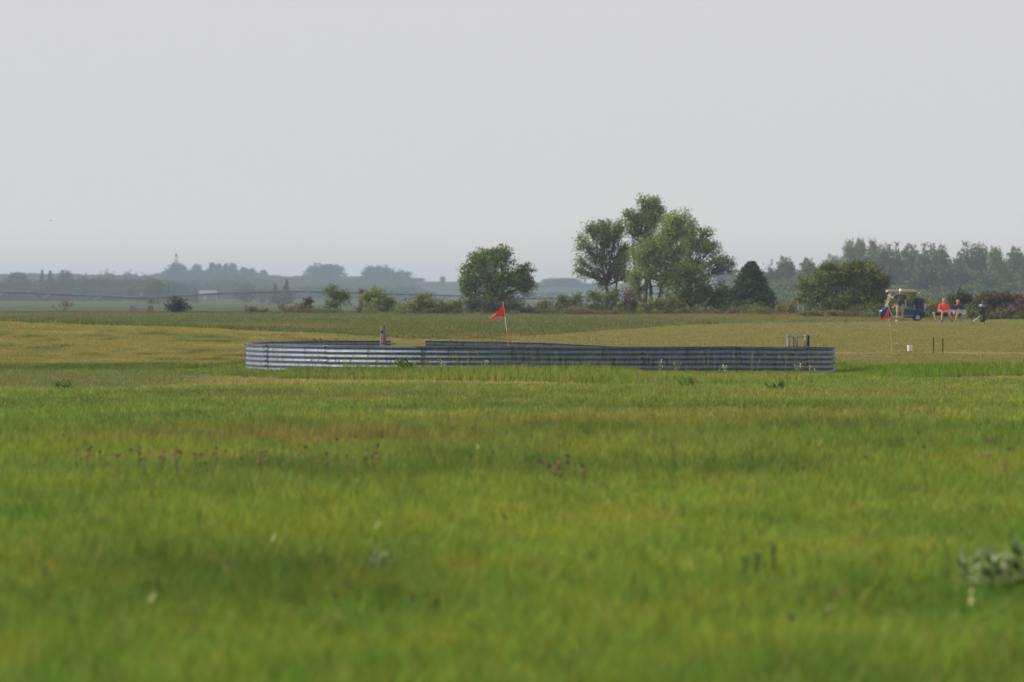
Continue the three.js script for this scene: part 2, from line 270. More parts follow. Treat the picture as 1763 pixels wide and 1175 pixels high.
function limb(out, a, b, r0, r1, r, bend = 0.08) {
  const A = V(...a), B = V(...b), L = A.distanceTo(B), k = 4, pts = []; for (let i = 0; i <= k; i++) { const p = A.clone().lerp(B, i / k); if (i && i < k) p.add(V((r() - 0.5) * bend * L, (r() - 0.5) * bend * L * 0.6, (r() - 0.5) * bend * L)); pts.push(p); }
  const sides = r0 > 0.05 ? 8 : 5, g = new THREE.TubeGeometry(new THREE.CatmullRomCurve3(pts), k * 2, 1, sides, false), p = g.attributes.position, uvs = g.attributes.uv, path = new THREE.CatmullRomCurve3(pts);
  for (let i = 0; i < p.count; i++) { const t = uvs.getX(i), c = path.getPoint(t), rad = mix(r0, r1, t); p.setXYZ(i, c.x + (p.getX(i) - c.x) * 0 + (g.attributes.normal.getX(i)) * rad, c.y + g.attributes.normal.getY(i) * rad, c.z + g.attributes.normal.getZ(i) * rad); }
  out.push(g);
}
// lobes: [across, up, half width, half height, share of clusters, hole] in photograph pixels at the tree's own distance, turned to metres here
function tree(name, label, category, group, base, d, lobes, o = {}) {
  const s = F / d, r = rngOf(o.seed ?? 1), x = px(base, d), t = thing(name, label, category, [x, ground(x, d), -d], 0, group), cr = fresh(), tips = [], wood = [];
  const y0 = ground(x, d), up = (v) => py(v, d) - y0, L = lobes.map(([u, v, w, h, n, hole]) => ({ c: [(u - base) / s, up(v), ((r() - 0.5) * (o.deep ?? 0.5)) * w / s], R: [w / s, h / s, (o.thick ?? 0.9) * Math.min(w, h * 1.4) / s], n, hole }));
  const small = [];
  for (const q of L) {                                            // each mass of foliage breaks up into clumps with air between them
    const k = Math.max(3, Math.round(q.R[0] * q.R[1] * (o.clumps ?? 2.6))), own = []; q.own = own; small.push({ c: q.c, R: q.R, n: q.n * 0.62, hole: (q.hole ?? o.hole ?? 0.34) + 0.02, own });
    for (let i = 0; i < k; i++) { const u = r() * 2 - 1, a = r() * 6.283, m = Math.pow(r(), 0.45) * 0.80, s = Math.sqrt(1 - u * u), f = (0.34 + 0.30 * r()) * Math.pow(4 / k, 0.22); small.push({ c: [q.c[0] + q.R[0] * m * s * Math.cos(a), q.c[1] + q.R[1] * m * u, q.c[2] + q.R[2] * m * s * Math.sin(a)], R: [q.R[0] * f, q.R[1] * f * 0.8, q.R[2] * f], n: q.n * 0.62 / k, hole: (q.hole ?? o.hole ?? 0.34) - 0.08, own }); }
    tips.push([q, own]);
  }
  for (const q of small) { const own = q.own; leaves(cr, r, q.c, q.R, Math.round(q.n * (o.dense ?? 1)), o.per ?? 9, o.leaf ?? 0.17, o.spread ?? 0.24, o.cols, { hole: q.hole ?? o.hole, freq: o.freq, droop: o.droop, slim: o.slim, fill: o.fill, seed: (o.seed ?? 1) * 3.7, floor: 0.05, tips: own }); }
  if (o.trunk) for (const [bu, fork, r0] of o.trunk) {            // trunks: foot and fork in pixels, radius in metres
    const foot = [(bu - base) / s, -0.1, (r() - 0.5) * 0.4], top = [(fork[0] - base) / s, up(fork[1]), (r() - 0.5) * 0.4]; limb(wood, foot, top, r0, r0 * 0.72, r, 0.05);
    for (const [q, own] of tips) {
      if (o.reach && Math.hypot(q.c[0] - top[0], q.c[1] - top[1]) > o.reach) continue;
      const mid = [q.c[0] * 0.8 + top[0] * 0.2, q.c[1] - q.R[1] * 0.15, q.c[2]]; limb(wood, top, mid, r0 * 0.36, r0 * 0.13, r, 0.18);
      for (let k = 0; k < Math.min(own.length, o.twigs ?? 10); k++) { const e = own[Math.floor(r() * own.length)], f = 0.25 + 0.7 * r(), st = [mix(top[0], mid[0], f), mix(top[1], mid[1], f), mix(top[2], mid[2], f)]; limb(wood, st, e, r0 * 0.15, 0.012, r, 0.16); }
    }
  } else for (let k = 0; k < (o.stems ?? 9); k++) { const [q, own] = tips[Math.floor(r() * tips.length)]; if (!own.length) continue; const e = own[Math.floor(r() * own.length)]; limb(wood, [e[0] * 0.45 + (r() - 0.5) * 0.3, -0.05, e[2] * 0.45], e, 0.035, 0.010, r, 0.12); }
  part(o.trunk ? 'crown' : 'foliage', leafGeometry(cr), o.needle ? needleMat : leafMat, t);
  if (wood.length) { const w = part(o.trunk ? 'trunk' : 'stem', wood, o.bark ?? bark, t); if (!o.trunk) w.userData.kind = 'stuff'; }
  return t;
}
const G = { oak: [[0.085, 0.130, 0.026], [0.180, 0.230, 0.044]], willow: [[0.225, 0.285, 0.090], [0.36, 0.40, 0.135]], elm: [[0.155, 0.205, 0.062], [0.28, 0.32, 0.098]], cedar: [[0.030, 0.058, 0.022], [0.056, 0.090, 0.034]], olive: [[0.150, 0.175, 0.042], [0.260, 0.255, 0.064]], bright: [[0.160, 0.230, 0.030], [0.290, 0.315, 0.042]], mauve: [[0.200, 0.142, 0.105], [0.250, 0.185, 0.120]], gold: [[0.23, 0.205, 0.055], [0.31, 0.25, 0.075]] };
const HEDGE = 'trees of the near hedge line', BRUSH = 'bushes of the near hedge line';

tree('round_tree', 'dense dark round-crowned tree standing alone behind the red flag', 'tree', HEDGE, 857, 345,
  [[857, 482, 60, 50, 560], [815, 470, 27, 26, 130], [835, 448, 30, 20, 130], [872, 445, 30, 18, 130], [900, 470, 24, 26, 120], [905, 492, 18, 18, 70], [857, 520, 46, 20, 200], [812, 500, 18, 26, 70]],
  { seed: 3, cols: G.oak, trunk: [[857, [857, 512], 0.24]], hole: 0.27, per: 11, twigs: 6, leaf: 0.16, freq: 0.8 });
tree('open_tree', 'open tree with bare lower limbs, in the tall clump nearest the round tree', 'tree', HEDGE, 1046, 350,
  [[1034, 398, 32, 17, 130], [1010, 420, 20, 20, 80], [1056, 405, 26, 22, 120], [1026, 440, 24, 14, 70, 0.40], [1062, 432, 16, 22, 66], [1000, 452, 12, 16, 36], [996, 466, 11, 6, 18], [1068, 464, 16, 14, 55], [1006, 470, 14, 7, 24, 0.40], [1026, 468, 14, 9, 22, 0.44], [1046, 452, 16, 8, 26, 0.45], [1016, 392, 13, 9, 30], [1068, 390, 12, 10, 34], [1080, 474, 12, 16, 40, 0.36], [1034, 486, 12, 10, 20, 0.42], [1072, 420, 12, 14, 40], [1040, 388, 14, 9, 34], [1062, 395, 12, 10, 36], [1076, 446, 10, 20, 34]],
  { seed: 5, cols: G.elm, spread: 0.33, fill: 0.58, trunk: [[1047, [1044, 492], 0.15], [1050, [1062, 488], 0.09]], hole: 0.36, per: 9, twigs: 12, leaf: 0.15, freq: 1.0, droop: 0.3 });
tree('tall_tree', 'tallest tree of the clump, its dark top above the willow', 'tree', HEDGE, 1113, 356,
  [[1118, 358, 20, 18, 90], [1098, 376, 24, 18, 90], [1124, 380, 22, 24, 110], [1092, 400, 18, 18, 70, 0.40], [1108, 420, 26, 30, 140], [1085, 440, 12, 16, 30], [1084, 368, 10, 9, 24], [1108, 346, 12, 8, 28], [1128, 346, 10, 9, 26], [1136, 366, 12, 16, 44]],
  { seed: 7, cols: G.elm, spread: 0.33, fill: 0.58, trunk: [[1113, [1115, 440], 0.18], [1107, [1100, 500], 0.10]], hole: 0.34, per: 10, twigs: 8, leaf: 0.16, freq: 0.9, reach: 9 });
tree('willow_tree', 'pale soft-leaved willow in the middle of the tall clump', 'tree', HEDGE, 1124, 338,
  [[1150, 398, 26, 32, 190], [1128, 420, 24, 26, 150], [1102, 440, 24, 26, 140], [1142, 445, 30, 30, 190], [1108, 470, 22, 20, 80, 0.42], [1146, 478, 24, 20, 90, 0.42], [1158, 378, 14, 14, 50], [1090, 466, 14, 22, 60], [1084, 436, 12, 24, 50], [1172, 396, 14, 22, 60], [1170, 430, 16, 24, 80], [1162, 466, 18, 20, 70], [1096, 500, 14, 12, 26], [1180, 372, 10, 9, 24]],
  { seed: 9, cols: G.willow, spread: 0.33, fill: 0.58, trunk: [[1122, [1118, 478], 0.15], [1128, [1140, 490], 0.12]], hole: 0.35, per: 11, twigs: 7, leaf: 0.19, slim: 0.36, droop: 0.7, freq: 0.8 });
tree('spreading_tree', 'spreading tree with thin outer sprays in the tall clump nearest the cedar', 'tree', HEDGE, 1190, 344,
  [[1192, 408, 26, 22, 130], [1212, 430, 26, 24, 130], [1182, 440, 22, 26, 110], [1234, 446, 20, 16, 70], [1252, 450, 11, 11, 28], [1200, 462, 26, 18, 90, 0.4], [1240, 464, 14, 10, 30], [1180, 398, 16, 16, 56], [1172, 460, 16, 22, 56], [1214, 400, 14, 10, 34], [1228, 424, 14, 10, 34], [1258, 462, 8, 10, 18], [1190, 384, 12, 8, 26]],
  { seed: 11, cols: G.elm, spread: 0.33, fill: 0.58, trunk: [[1190, [1186, 490], 0.16]], hole: 0.38, per: 9, twigs: 12, leaf: 0.15, freq: 1.0 });
tree('undergrowth_bush', 'dark green undergrowth beneath the spreading tree beside the cedar', 'bush', BRUSH, 1200, 336,
  [[1170, 505, 26, 34, 180], [1205, 500, 28, 36, 220], [1236, 510, 22, 28, 150], [1195, 530, 60, 14, 180], [1180, 478, 24, 20, 90]],
  { seed: 13, cols: [[0.066, 0.102, 0.022], [0.145, 0.178, 0.038]], hole: 0.24, per: 10, stems: 14 });
{ // the cedar: whorls of short sprays on a cone
  const d = 333, b = 1291, s = F / d, x = px(b, d), y0 = ground(x, d), r = rngOf(17), t = thing('cedar_tree', 'dark conical cedar at the end of the tall clump', 'tree', [x, y0, -d], 0, HEDGE), out = fresh(), wood = [];
  const H = py(451, d) - y0; limb(wood, [0, -0.1, 0], [0.08, H * 0.97, 0], 0.13, 0.02, r, 0.02);
  for (let k = 0; k < 1500; k++) {
    const f = Math.pow(r(), 1.25), a = r() * 6.283, wide = (52 / s) * Math.pow(1 - f, 0.68) * (0.68 + 0.56 * noise(Math.cos(a) * 2.4 + 9, f * 11, Math.sin(a) * 2.4)), q = wide * Math.pow(r(), 0.35), X = q * Math.cos(a) + 0.12 * f, Z = q * Math.sin(a), Y = 0.12 + f * (H - 0.2);
    const o = fresh(); leaves(out, r, [X, Y, Z], [0.05, 0.05, 0.05], 1, 10, 0.19, 0.17, G.cedar, { hole: 0, slim: 0.45, droop: -0.45 });
    if (k % 22 === 0) limb(wood, [0, Y - q * 0.12, 0], [X, Y, Z], 0.028, 0.008, r, 0.06);
  }
  part('crown', leafGeometry(out), needleMat, t); part('trunk', wood, bark, t);
}
tree('broad_tree', 'broad low olive-green tree just behind the golf cart roof', 'tree', HEDGE, 1456, 312,
  [[1410, 486, 34, 30, 210], [1450, 478, 40, 30, 260], [1495, 474, 34, 28, 210], [1520, 492, 20, 22, 100], [1460, 515, 66, 24, 330], [1400, 512, 24, 24, 120], [1505, 518, 30, 22, 150], [1432, 460, 16, 8, 30], [1480, 455, 22, 8, 40], [1383, 490, 10, 12, 22]],
  { seed: 19, cols: [[0.090, 0.122, 0.026], [0.190, 0.205, 0.046]], trunk: [[1456, [1456, 525], 0.17], [1430, [1424, 520], 0.12], [1490, [1494, 518], 0.12]], hole: 0.28, per: 9, twigs: 5, leaf: 0.16, freq: 0.9, reach: 3.2 });

// bushes: kind, label, base, distance, lobes, options
const B = [
  ['scrub_bush', 'low olive scrub between the round tree and the open tree, below the hazy knoll', 962, 338, [[940, 527, 16, 15, 60], [968, 524, 18, 17, 80], [992, 520, 16, 20, 70], [960, 537, 42, 8, 80]], { seed: 31, cols: G.olive }],
  ['leafy_bush', 'rounded dark bush at the foot of the open tree', 1040, 338, [[1028, 515, 22, 22, 110], [1055, 512, 18, 20, 90], [1040, 532, 34, 12, 110]], { seed: 32, cols: G.oak }],
  ['dry_bush', 'brownish twiggy bush under the gap in the tall clump', 1085, 338, [[1082, 510, 20, 18, 70], [1098, 526, 22, 16, 80], [1076, 532, 18, 10, 60]], { seed: 33, cols: G.mauve, hole: 0.33 }],
  ['scrub_bush', 'olive scrub under the willow in the tall clump', 1138, 334, [[1130, 525, 24, 17, 100], [1154, 522, 18, 20, 80], [1112, 532, 14, 10, 40]], { seed: 34, cols: G.olive }],
  ['hedge_bush', 'low hedge of green and gold leaves on the tank side of the round tree', 735, 338, [[715, 524, 18, 14, 80], [735, 520, 22, 16, 100], [762, 527, 24, 14, 100], [790, 529, 16, 13, 60], [722, 516, 12, 7, 24]], { seed: 35, cols: G.olive, hole: 0.27 }],
  ['scrub_bush', 'grey-green scrub along the foot of the round tree', 845, 336, [[810, 526, 22, 15, 90], [845, 528, 24, 13, 90], [882, 527, 24, 14, 90], [905, 534, 14, 9, 30]], { seed: 36, cols: [[0.075, 0.090, 0.040], [0.12, 0.125, 0.055]] }],
  ['leafy_bush', 'upright green bush with arching top over a smaller dark bush at its foot', 580, 352, [[580, 506, 22, 14, 80], [572, 498, 12, 7, 24], [592, 512, 14, 12, 50], [574, 525, 18, 11, 70]], { seed: 37, cols: G.oak, hole: 0.30 }],
  ['leafy_bush', 'full green bush with gold lower leaves nearest the low hedge', 650, 352, [[648, 506, 18, 13, 90], [656, 518, 24, 14, 120], [630, 518, 14, 15, 60], [672, 526, 12, 11, 50], [650, 534, 26, 6, 50]], { seed: 38, cols: G.bright, hole: 0.26 }],
  ['dry_bush', 'mauve dead bush squeezed between the two leafy green bushes', 617, 354, [[618, 508, 9, 10, 24], [612, 522, 12, 13, 40], [622, 503, 6, 5, 12]], { seed: 39, cols: G.mauve, hole: 0.36 }],
  ['stump_bush', 'small brown-topped clump of vines on a stump', 528, 352, [[529, 520, 8, 8, 30], [526, 530, 12, 7, 36]], { seed: 40, cols: [[0.05, 0.06, 0.025], [0.12, 0.095, 0.05]], stems: 5 }],
  ['dry_bush', 'thin reddish weeds beside the clump of vines', 497, 354, [[490, 528, 14, 9, 22], [508, 530, 10, 7, 18]], { seed: 41, cols: G.mauve, hole: 0.40, stems: 5 }],
  ['dry_bush', 'low reddish brush on the lip of the far field', 437, 356, [[432, 533, 14, 5, 24], [455, 535, 10, 4, 14]], { seed: 42, cols: G.mauve, hole: 0.34, stems: 4 }],
  ['field_shrub', 'solitary rounded dark shrub out on the lip of the far field', 307, 360, [[302, 524, 16, 12, 60], [314, 526, 14, 11, 50], [292, 530, 10, 7, 20], [308, 533, 18, 5, 40]], { seed: 43, cols: [[0.055, 0.06, 0.030], [0.10, 0.085, 0.05]], hole: 0.27 }],
  ['field_shrub', 'small purple-brown shrub with yellow weeds in front, far out in the field', 110, 480, [[114, 522, 9, 8, 26], [98, 528, 8, 4, 14]], { seed: 44, cols: G.mauve, stems: 4 }],
  ['field_shrub', 'low dark green patch of shrub beside the pivot tower', 262, 520, [[262, 522, 12, 5, 40]], { seed: 45, cols: G.oak, stems: 3 }],
  ['weed_clump', 'pale weeds between the cedar and the broad low tree', 1356, 330, [[1345, 530, 12, 10, 40], [1362, 528, 14, 13, 50], [1352, 540, 22, 5, 40]], { seed: 46, cols: G.gold, hole: 0.3 }],
  ['weed_clump', 'yellow-green weeds along the foot of the broad low tree', 1420, 300, [[1400, 541, 20, 7, 50], [1435, 542, 24, 6, 60], [1470, 540, 18, 8, 50]], { seed: 47, cols: G.olive, hole: 0.3 }],
  ['scrub_bush', 'grey scrub just ahead of the golf cart', 1492, 296, [[1482, 536, 14, 12, 60], [1504, 532, 14, 15, 60]], { seed: 48, cols: [[0.075, 0.085, 0.04], [0.115, 0.115, 0.055]] }],
  ['leafy_bush', 'green bush seen through the open side of the golf cart', 1552, 292, [[1545, 525, 22, 22, 140], [1572, 520, 20, 24, 120], [1560, 542, 30, 10, 100]], { seed: 49, cols: G.olive, hole: 0.26 }],
  ['scrub_bush', 'olive scrub between the golf cart and the bench', 1603, 294, [[1598, 530, 16, 18, 80], [1614, 536, 14, 15, 60]], { seed: 50, cols: G.olive }],
  ['tall_scrub', 'olive scrub rising behind the white bench', 1657, 290, [[1640, 522, 18, 20, 90], [1660, 516, 18, 18, 90], [1672, 530, 22, 20, 110], [1650, 540, 30, 12, 100]], { seed: 51, cols: [[0.07, 0.08, 0.03], [0.125, 0.12, 0.05]] }],
  ['tall_scrub', 'brown and olive scrub behind the push cart', 1716, 288, [[1706, 520, 20, 24, 110], [1726, 514, 18, 18, 90], [1715, 540, 30, 14, 120]], { seed: 52, cols: [[0.085, 0.078, 0.04], [0.125, 0.105, 0.055]] }],
  ['dry_bush', 'mauve-brown dry brush at the far end of the scrub beyond the push cart', 1758, 290, [[1750, 524, 18, 20, 100], [1774, 518, 20, 24, 110], [1756, 542, 34, 12, 110]], { seed: 53, cols: G.mauve, hole: 0.3 }],
];
for (const [name, label, base, d, lobes, o] of B) tree(name, label, /weed/.test(name) ? 'weeds' : /shrub/.test(name) ? 'shrub' : 'bush', BRUSH, base, d, lobes, { per: 8, leaf: 0.15, spread: 0.19, hole: 0.28, freq: 1.1, fill: 0.5, ...o });

// ---------------------------------------------------------------- far trees in the haze: five forms, then copies
function farForm(kind, seed) {
  const r = rngOf(seed), o = fresh(), wood = [], g = new THREE.Group(), cols = kind === 'conifer' ? [[0.022, 0.042, 0.022], [0.036, 0.058, 0.028]] : [[0.055, 0.085, 0.026], [0.200, 0.225, 0.070]];
  const put = (C0, R0, n0, hole = 0.28) => { const K = 5; one(C0, R0, Math.round(n0 * 0.75), hole); for (let i = 0; i < K; i++) { const u = r() * 2 - 1, a = r() * 6.283, m = Math.pow(r(), 0.5) * 0.7, s = Math.sqrt(1 - u * u), f = 0.42 + 0.28 * r(); one([C0[0] + R0[0] * m * s * Math.cos(a), C0[1] + R0[1] * m * u, C0[2] + R0[2] * m * s * Math.sin(a)], R0.map((q) => q * f), Math.round(n0 / K * 0.8), hole - 0.1); } };
  const one = (c, R, n, hole) => leaves(o, r, c, R, n, 7, kind === 'conifer' ? 0.07 : 0.060, 0.055, cols, { hole, freq: 5, seed, fill: 0.4 });
  if (kind === 'round') { put([0, 0.62, 0], [0.46, 0.36, 0.42], 170); put([-0.25, 0.48, 0.1], [0.25, 0.24, 0.25], 60); put([0.27, 0.50, -0.1], [0.24, 0.26, 0.25], 60); put([0.05, 0.30, 0], [0.4, 0.26, 0.36], 90); }
  if (kind === 'lobed') { put([-0.20, 0.68, 0], [0.28, 0.28, 0.28], 120); put([0.14, 0.76, 0.05], [0.26, 0.23, 0.26], 100); put([0.32, 0.54, -0.05], [0.24, 0.28, 0.24], 90); put([-0.36, 0.46, 0], [0.2, 0.26, 0.24], 60); put([0, 0.46, 0.05], [0.42, 0.34, 0.36], 130); put([0, 0.2, 0], [0.46, 0.2, 0.4], 90); }
  if (kind === 'poplar') { put([0, 0.66, 0], [0.36, 0.30, 0.32], 110); put([0.05, 0.40, 0], [0.42, 0.28, 0.36], 110); put([-0.08, 0.84, 0], [0.26, 0.15, 0.22], 60); put([0, 0.18, 0], [0.42, 0.2, 0.36], 80); }
  if (kind === 'airy') { put([-0.12, 0.78, 0], [0.26, 0.2, 0.24], 60, 0.36); put([0.18, 0.64, 0], [0.26, 0.22, 0.24], 60, 0.36); put([-0.2, 0.52, 0.05], [0.24, 0.18, 0.2], 44, 0.38); put([0.03, 0.30, 0], [0.34, 0.26, 0.3], 90, 0.3); put([0.02, 0.86, 0.02], [0.2, 0.13, 0.2], 40, 0.34); }
  if (kind === 'conifer') for (let k = 0; k < 200; k++) { const f = Math.pow(r(), 1.2), a = r() * 6.283, q = 0.42 * (1 - f) * Math.pow(r(), 0.4); leaves(o, r, [q * Math.cos(a), 0.03 + 0.95 * f, q * Math.sin(a)], [0.01, 0.01, 0.01], 1, 7, 0.08, 0.05, cols, { hole: 0 }); }
  limb(wood, [0, -0.02, 0], [0.01, 0.6, 0], 0.028, 0.012, r, 0.05);
  if (kind !== 'conifer') for (const [x, y] of [[-0.24, 0.64], [0.2, 0.7], [0.3, 0.5], [-0.3, 0.45]]) limb(wood, [0, 0.25, 0], [x, y, (r() - 0.5) * 0.3], 0.016, 0.006, r, 0.1);
  return { crown: leafGeometry(o), trunk: mergeGeometries(wood) };
}
const FORM = { round: farForm('round', 61), lobed: farForm('lobed', 62), poplar: farForm('poplar', 63), airy: farForm('airy', 64), conifer: farForm('conifer', 65) };
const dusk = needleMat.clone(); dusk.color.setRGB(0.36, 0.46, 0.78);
function farTree(kind, u, top, wide, d, label, group, turn = u) {
  const x = px(u, d), y = ground(x, d), h = py(top, d) - y, w = wide * d / F, t = thing('hazy_tree', label, 'tree', [x, y - 0.2, -d], turn, group);
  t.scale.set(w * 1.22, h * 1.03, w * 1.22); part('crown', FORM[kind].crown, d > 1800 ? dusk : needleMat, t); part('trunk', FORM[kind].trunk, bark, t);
}
const EAST = 'hazy grey-green trees beyond the golf cart', WEST = 'blue hazy trees along the far ridge', MID = 'hazy trees on the floor of the far field';
for (const a of [
  ['airy', 1462, 416, 38, 1180, 'thin hazy tree with sky gaps, first of the slender trio over the broad low tree', EAST],
  ['airy', 1483, 414, 34, 1190, 'slender hazy tree in the middle of the trio over the broad low tree', EAST],
  ['airy', 1503, 415, 34, 1170, 'slender hazy tree of the trio nearest the golf cart', EAST],
  ['lobed', 1530, 420, 44, 1080, 'pale rounded hazy tree above the front of the golf cart roof', EAST],
  ['lobed', 1566, 423, 56, 1100, 'wide hazy tree above the back of the golf cart roof', EAST],
  ['lobed', 1608, 421, 52, 1060, 'dark-topped hazy tree above the golf bags on the cart', EAST],
  ['round', 1618, 446, 50, 1020, 'shorter hazy tree above the seated person in red', EAST],
  ['round', 1645, 442, 44, 1090, 'low rounded hazy tree above the bench, in the dip of the skyline', EAST],
  ['lobed', 1678, 419, 54, 1110, 'tallest hazy tree just past the dip in the skyline, above the seated person in navy', EAST],
  ['airy', 1716, 428, 42, 1070, 'open-topped hazy tree above the push cart', EAST],
  ['lobed', 1748, 427, 46, 1100, 'hazy tree above the mauve-brown dry brush', EAST],
  ['round', 1780, 424, 44, 1080, 'last hazy tree, cut by the edge of the view', EAST],
  ['round', 1590, 452, 40, 990, 'lower pale green hazy tree between the two tall ones over the cart', EAST],
  ['round', 1700, 458, 46, 1000, 'lower hazy tree in front of the tallest one past the dip', EAST],
  ['round', 1326, 452, 34, 1120, 'yellowish hazy tree rising behind the cedar', EAST],
  ['lobed', 1352, 443, 40, 1150, 'rounded hazy tree between the cedar and the broad low tree', EAST],
  ['lobed', 1390, 446, 46, 1160, 'hazy tree half hidden by the broad low tree', EAST],
  ['round', 1425, 455, 40, 1180, 'hazy tree top just over the broad low tree, below the slender trio', EAST],
  ['round', 1242, 456, 34, 1900, 'bluish tree seen under the sprays of the spreading tree', EAST],
  ['lobed', 303, 453, 44, 2900, 'large blue tree right under the distant mast', WEST],
  ['poplar', 337, 455, 26, 2950, 'pointed blue tree next to the one under the mast', WEST],
  ['poplar', 366, 453, 24, 2950, 'first of four blue trees standing shoulder to shoulder', WEST],
  ['poplar', 378, 454, 16, 2950, 'second of four blue trees standing shoulder to shoulder', WEST],
  ['poplar', 388, 454, 16, 2950, 'third of four blue trees standing shoulder to shoulder', WEST],
  ['poplar', 399, 453, 20, 2950, 'fourth of four blue trees standing shoulder to shoulder', WEST],
  ['poplar', 418, 460, 20, 2900, 'blue tree just past the four in a row', WEST],
  ['poplar', 434, 462, 20, 2900, 'blue tree in the middle of the falling skyline past the four in a row', WEST],
  ['poplar', 454, 465, 20, 2900, 'last blue tree before the bare stretch of ridge', WEST],
  ['lobed', 560, 454, 62, 2950, 'broad blue tree standing up from the bare ridge', WEST],
  ['lobed', 650, 457, 46, 3000, 'blue tree with a stepped top above the full green bush', WEST],
  ['round', 693, 464, 40, 3000, 'rounded blue tree above the low hedge', WEST],
  ['round', 618, 475, 30, 3000, 'low blue tree between the broad one and the one with a stepped top', WEST],
  ['airy', 762, 476, 16, 3000, 'small faint tree poking from the ridge before the round tree', WEST],
  ['lobed', 968, 478, 58, 2850, 'blue knoll of trees seen between the round tree and the open tree', WEST],
  ['round', 1002, 488, 44, 2800, 'lower blue tree sloping off the knoll', WEST],
  ['round', 932, 490, 36, 2800, 'lower blue tree against the side of the round tree', WEST],
  ['round', 183, 465, 34, 2600, 'rounded blue tree in the middle of the low western wood', WEST],
  ['round', 220, 466, 34, 2700, 'domed blue tree between the low wood and the mast', WEST],
  ['round', 248, 470, 30, 2700, 'lower domed blue tree nearest the one under the mast', WEST],
  ['lobed', 112, 466, 36, 2100, 'darker hazy tree behind the utility pole', WEST],
  ['conifer', 72, 467, 24, 2100, 'pointed conifer top in the low western wood', WEST],
  ['conifer', 86, 468, 26, 2100, 'second pointed conifer top in the low western wood', WEST],
  ['lobed', 30, 470, 60, 2000, 'wide hazy tree at the western edge of the view', WEST],
  ['round', 145, 473, 40, 2000, 'low hazy tree just past the utility pole', WEST],
  ['lobed', 265, 480, 44, 1600, 'darker greenish hazy tree behind the pivot tower', MID],
  ['conifer', 290, 484, 9, 1600, 'first of two thin hazy spires behind the solitary shrub', MID],
  ['conifer', 299, 488, 9, 1600, 'second of two thin hazy spires behind the solitary shrub', MID],
  ['conifer', 336, 494, 12, 1600, 'small dark hazy conifer in front of the pale shed', MID],
  ['round', 421, 491, 36, 1550, 'rounded hazy tree behind the truss of the pipe', MID],
  ['airy', 450, 494, 30, 1600, 'low open hazy tree between the rounded one and the conifers', MID],
  ['conifer', 473, 489, 22, 1500, 'dark hazy conifer, smaller of the close pair', MID],
  ['conifer', 493, 482, 24, 1500, 'dark hazy conifer, taller of the close pair', MID],
  ['round', 486, 497, 50, 1480, 'dark hazy mound of foliage at the foot of the conifer pair', MID],
  ['round', 142, 490, 22, 1700, 'small dark rounded hazy tree below the western wood', MID],
  ['round', 65, 490, 34, 1700, 'dark hazy bush-shaped tree behind the pipe at the western side', MID],
  ['round', 225, 488, 40, 1750, 'mid-distance hazy tree between the western wood and the pivot tower', MID],
]) farTree(...a);
{ // the wood that fills the far slopes: one mass that nobody could count
  const r = rngOf(71), M = new THREE.Matrix4(), Q = new THREE.Quaternion(), list = [];
  const clump = []; for (const [x, z, k, s] of [[-0.6, 0.2, 'round', 0.9], [0.1, -0.4, 'lobed', 1], [0.7, 0.3, 'round', 0.8], [0.0, 0.6, 'lobed', 0.75]]) { const g = FORM[k].crown.clone(); g.scale(s, s, s); g.translate(x, 0, z); clump.push(g); }
  const add = (u, d, h, w) => list.push([px(u, d), d, h, w]);
  const sky = [[-80, 474], [60, 472], [150, 474], [260, 478], [285, 469], [340, 466], [412, 464], [420, 470], [455, 473], [470, 478], [525, 476], [545, 472], [590, 479], [640, 477], [670, 477], [700, 480], [740, 487], [790, 484], [900, 488], [960, 484], [1010, 492], [1060, 496], [1200, 492], [1300, 492]];
  for (let u = -150; u < 1330; u += 5.5) for (const [d, drop] of [[3150, -4], [3000, 0], [2800, 7], [2500, 14], [2200, 20]]) { const uu = u + (r() - 0.5) * 12, dd = d + (r() - 0.5) * 160, y = ground(px(uu, dd), dd), h = py(poly(sky, uu) + drop + r() * 6, dd) - y; if (h > 3) add(uu, dd, h, 10 + 6 * r()); }
  for (let u = -150; u < 300; u += 9) for (const d of [1950, 1880]) { const dd = d + (r() - 0.5) * 90, y = ground(px(u, dd), dd); add(u + (r() - 0.5) * 12, dd, py((d > 1900 ? 478 : 489) + r() * 8, dd) - y, 8 + 5 * r()); }
  for (let u = 1290; u < 1860; u += 8) for (const [d, t0] of [[1260, u < 1440 ? 462 : 436], [1200, u < 1440 ? 468 : 446], [1120, u < 1440 ? 476 : 458], [1010, 480], [940, 496]]) { const dd = d + (r() - 0.5) * 60, y = ground(px(u, dd), dd), dip = u > 1620 && u < 1660 ? 10 : 0; add(u + (r() - 0.5) * 10, dd, py(t0 + dip + r() * 12, dd) - y, 5.5 + 3.5 * r()); }
  const woodMat = needleMat.clone(), wc = new THREE.Color();
  const o = new THREE.InstancedMesh(mergeGeometries(clump), woodMat, list.length); o.name = 'distant_wood';
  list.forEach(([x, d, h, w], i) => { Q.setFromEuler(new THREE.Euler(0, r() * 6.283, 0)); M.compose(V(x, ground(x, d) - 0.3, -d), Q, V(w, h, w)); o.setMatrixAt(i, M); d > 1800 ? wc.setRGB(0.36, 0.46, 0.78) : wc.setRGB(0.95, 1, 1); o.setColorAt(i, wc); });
  o.userData.kind = 'stuff'; tag(o, 'hazy blue wood filling the far slopes below the ridge', 'wood'); o.castShadow = o.receiveShadow = true; scene.add(o);
}

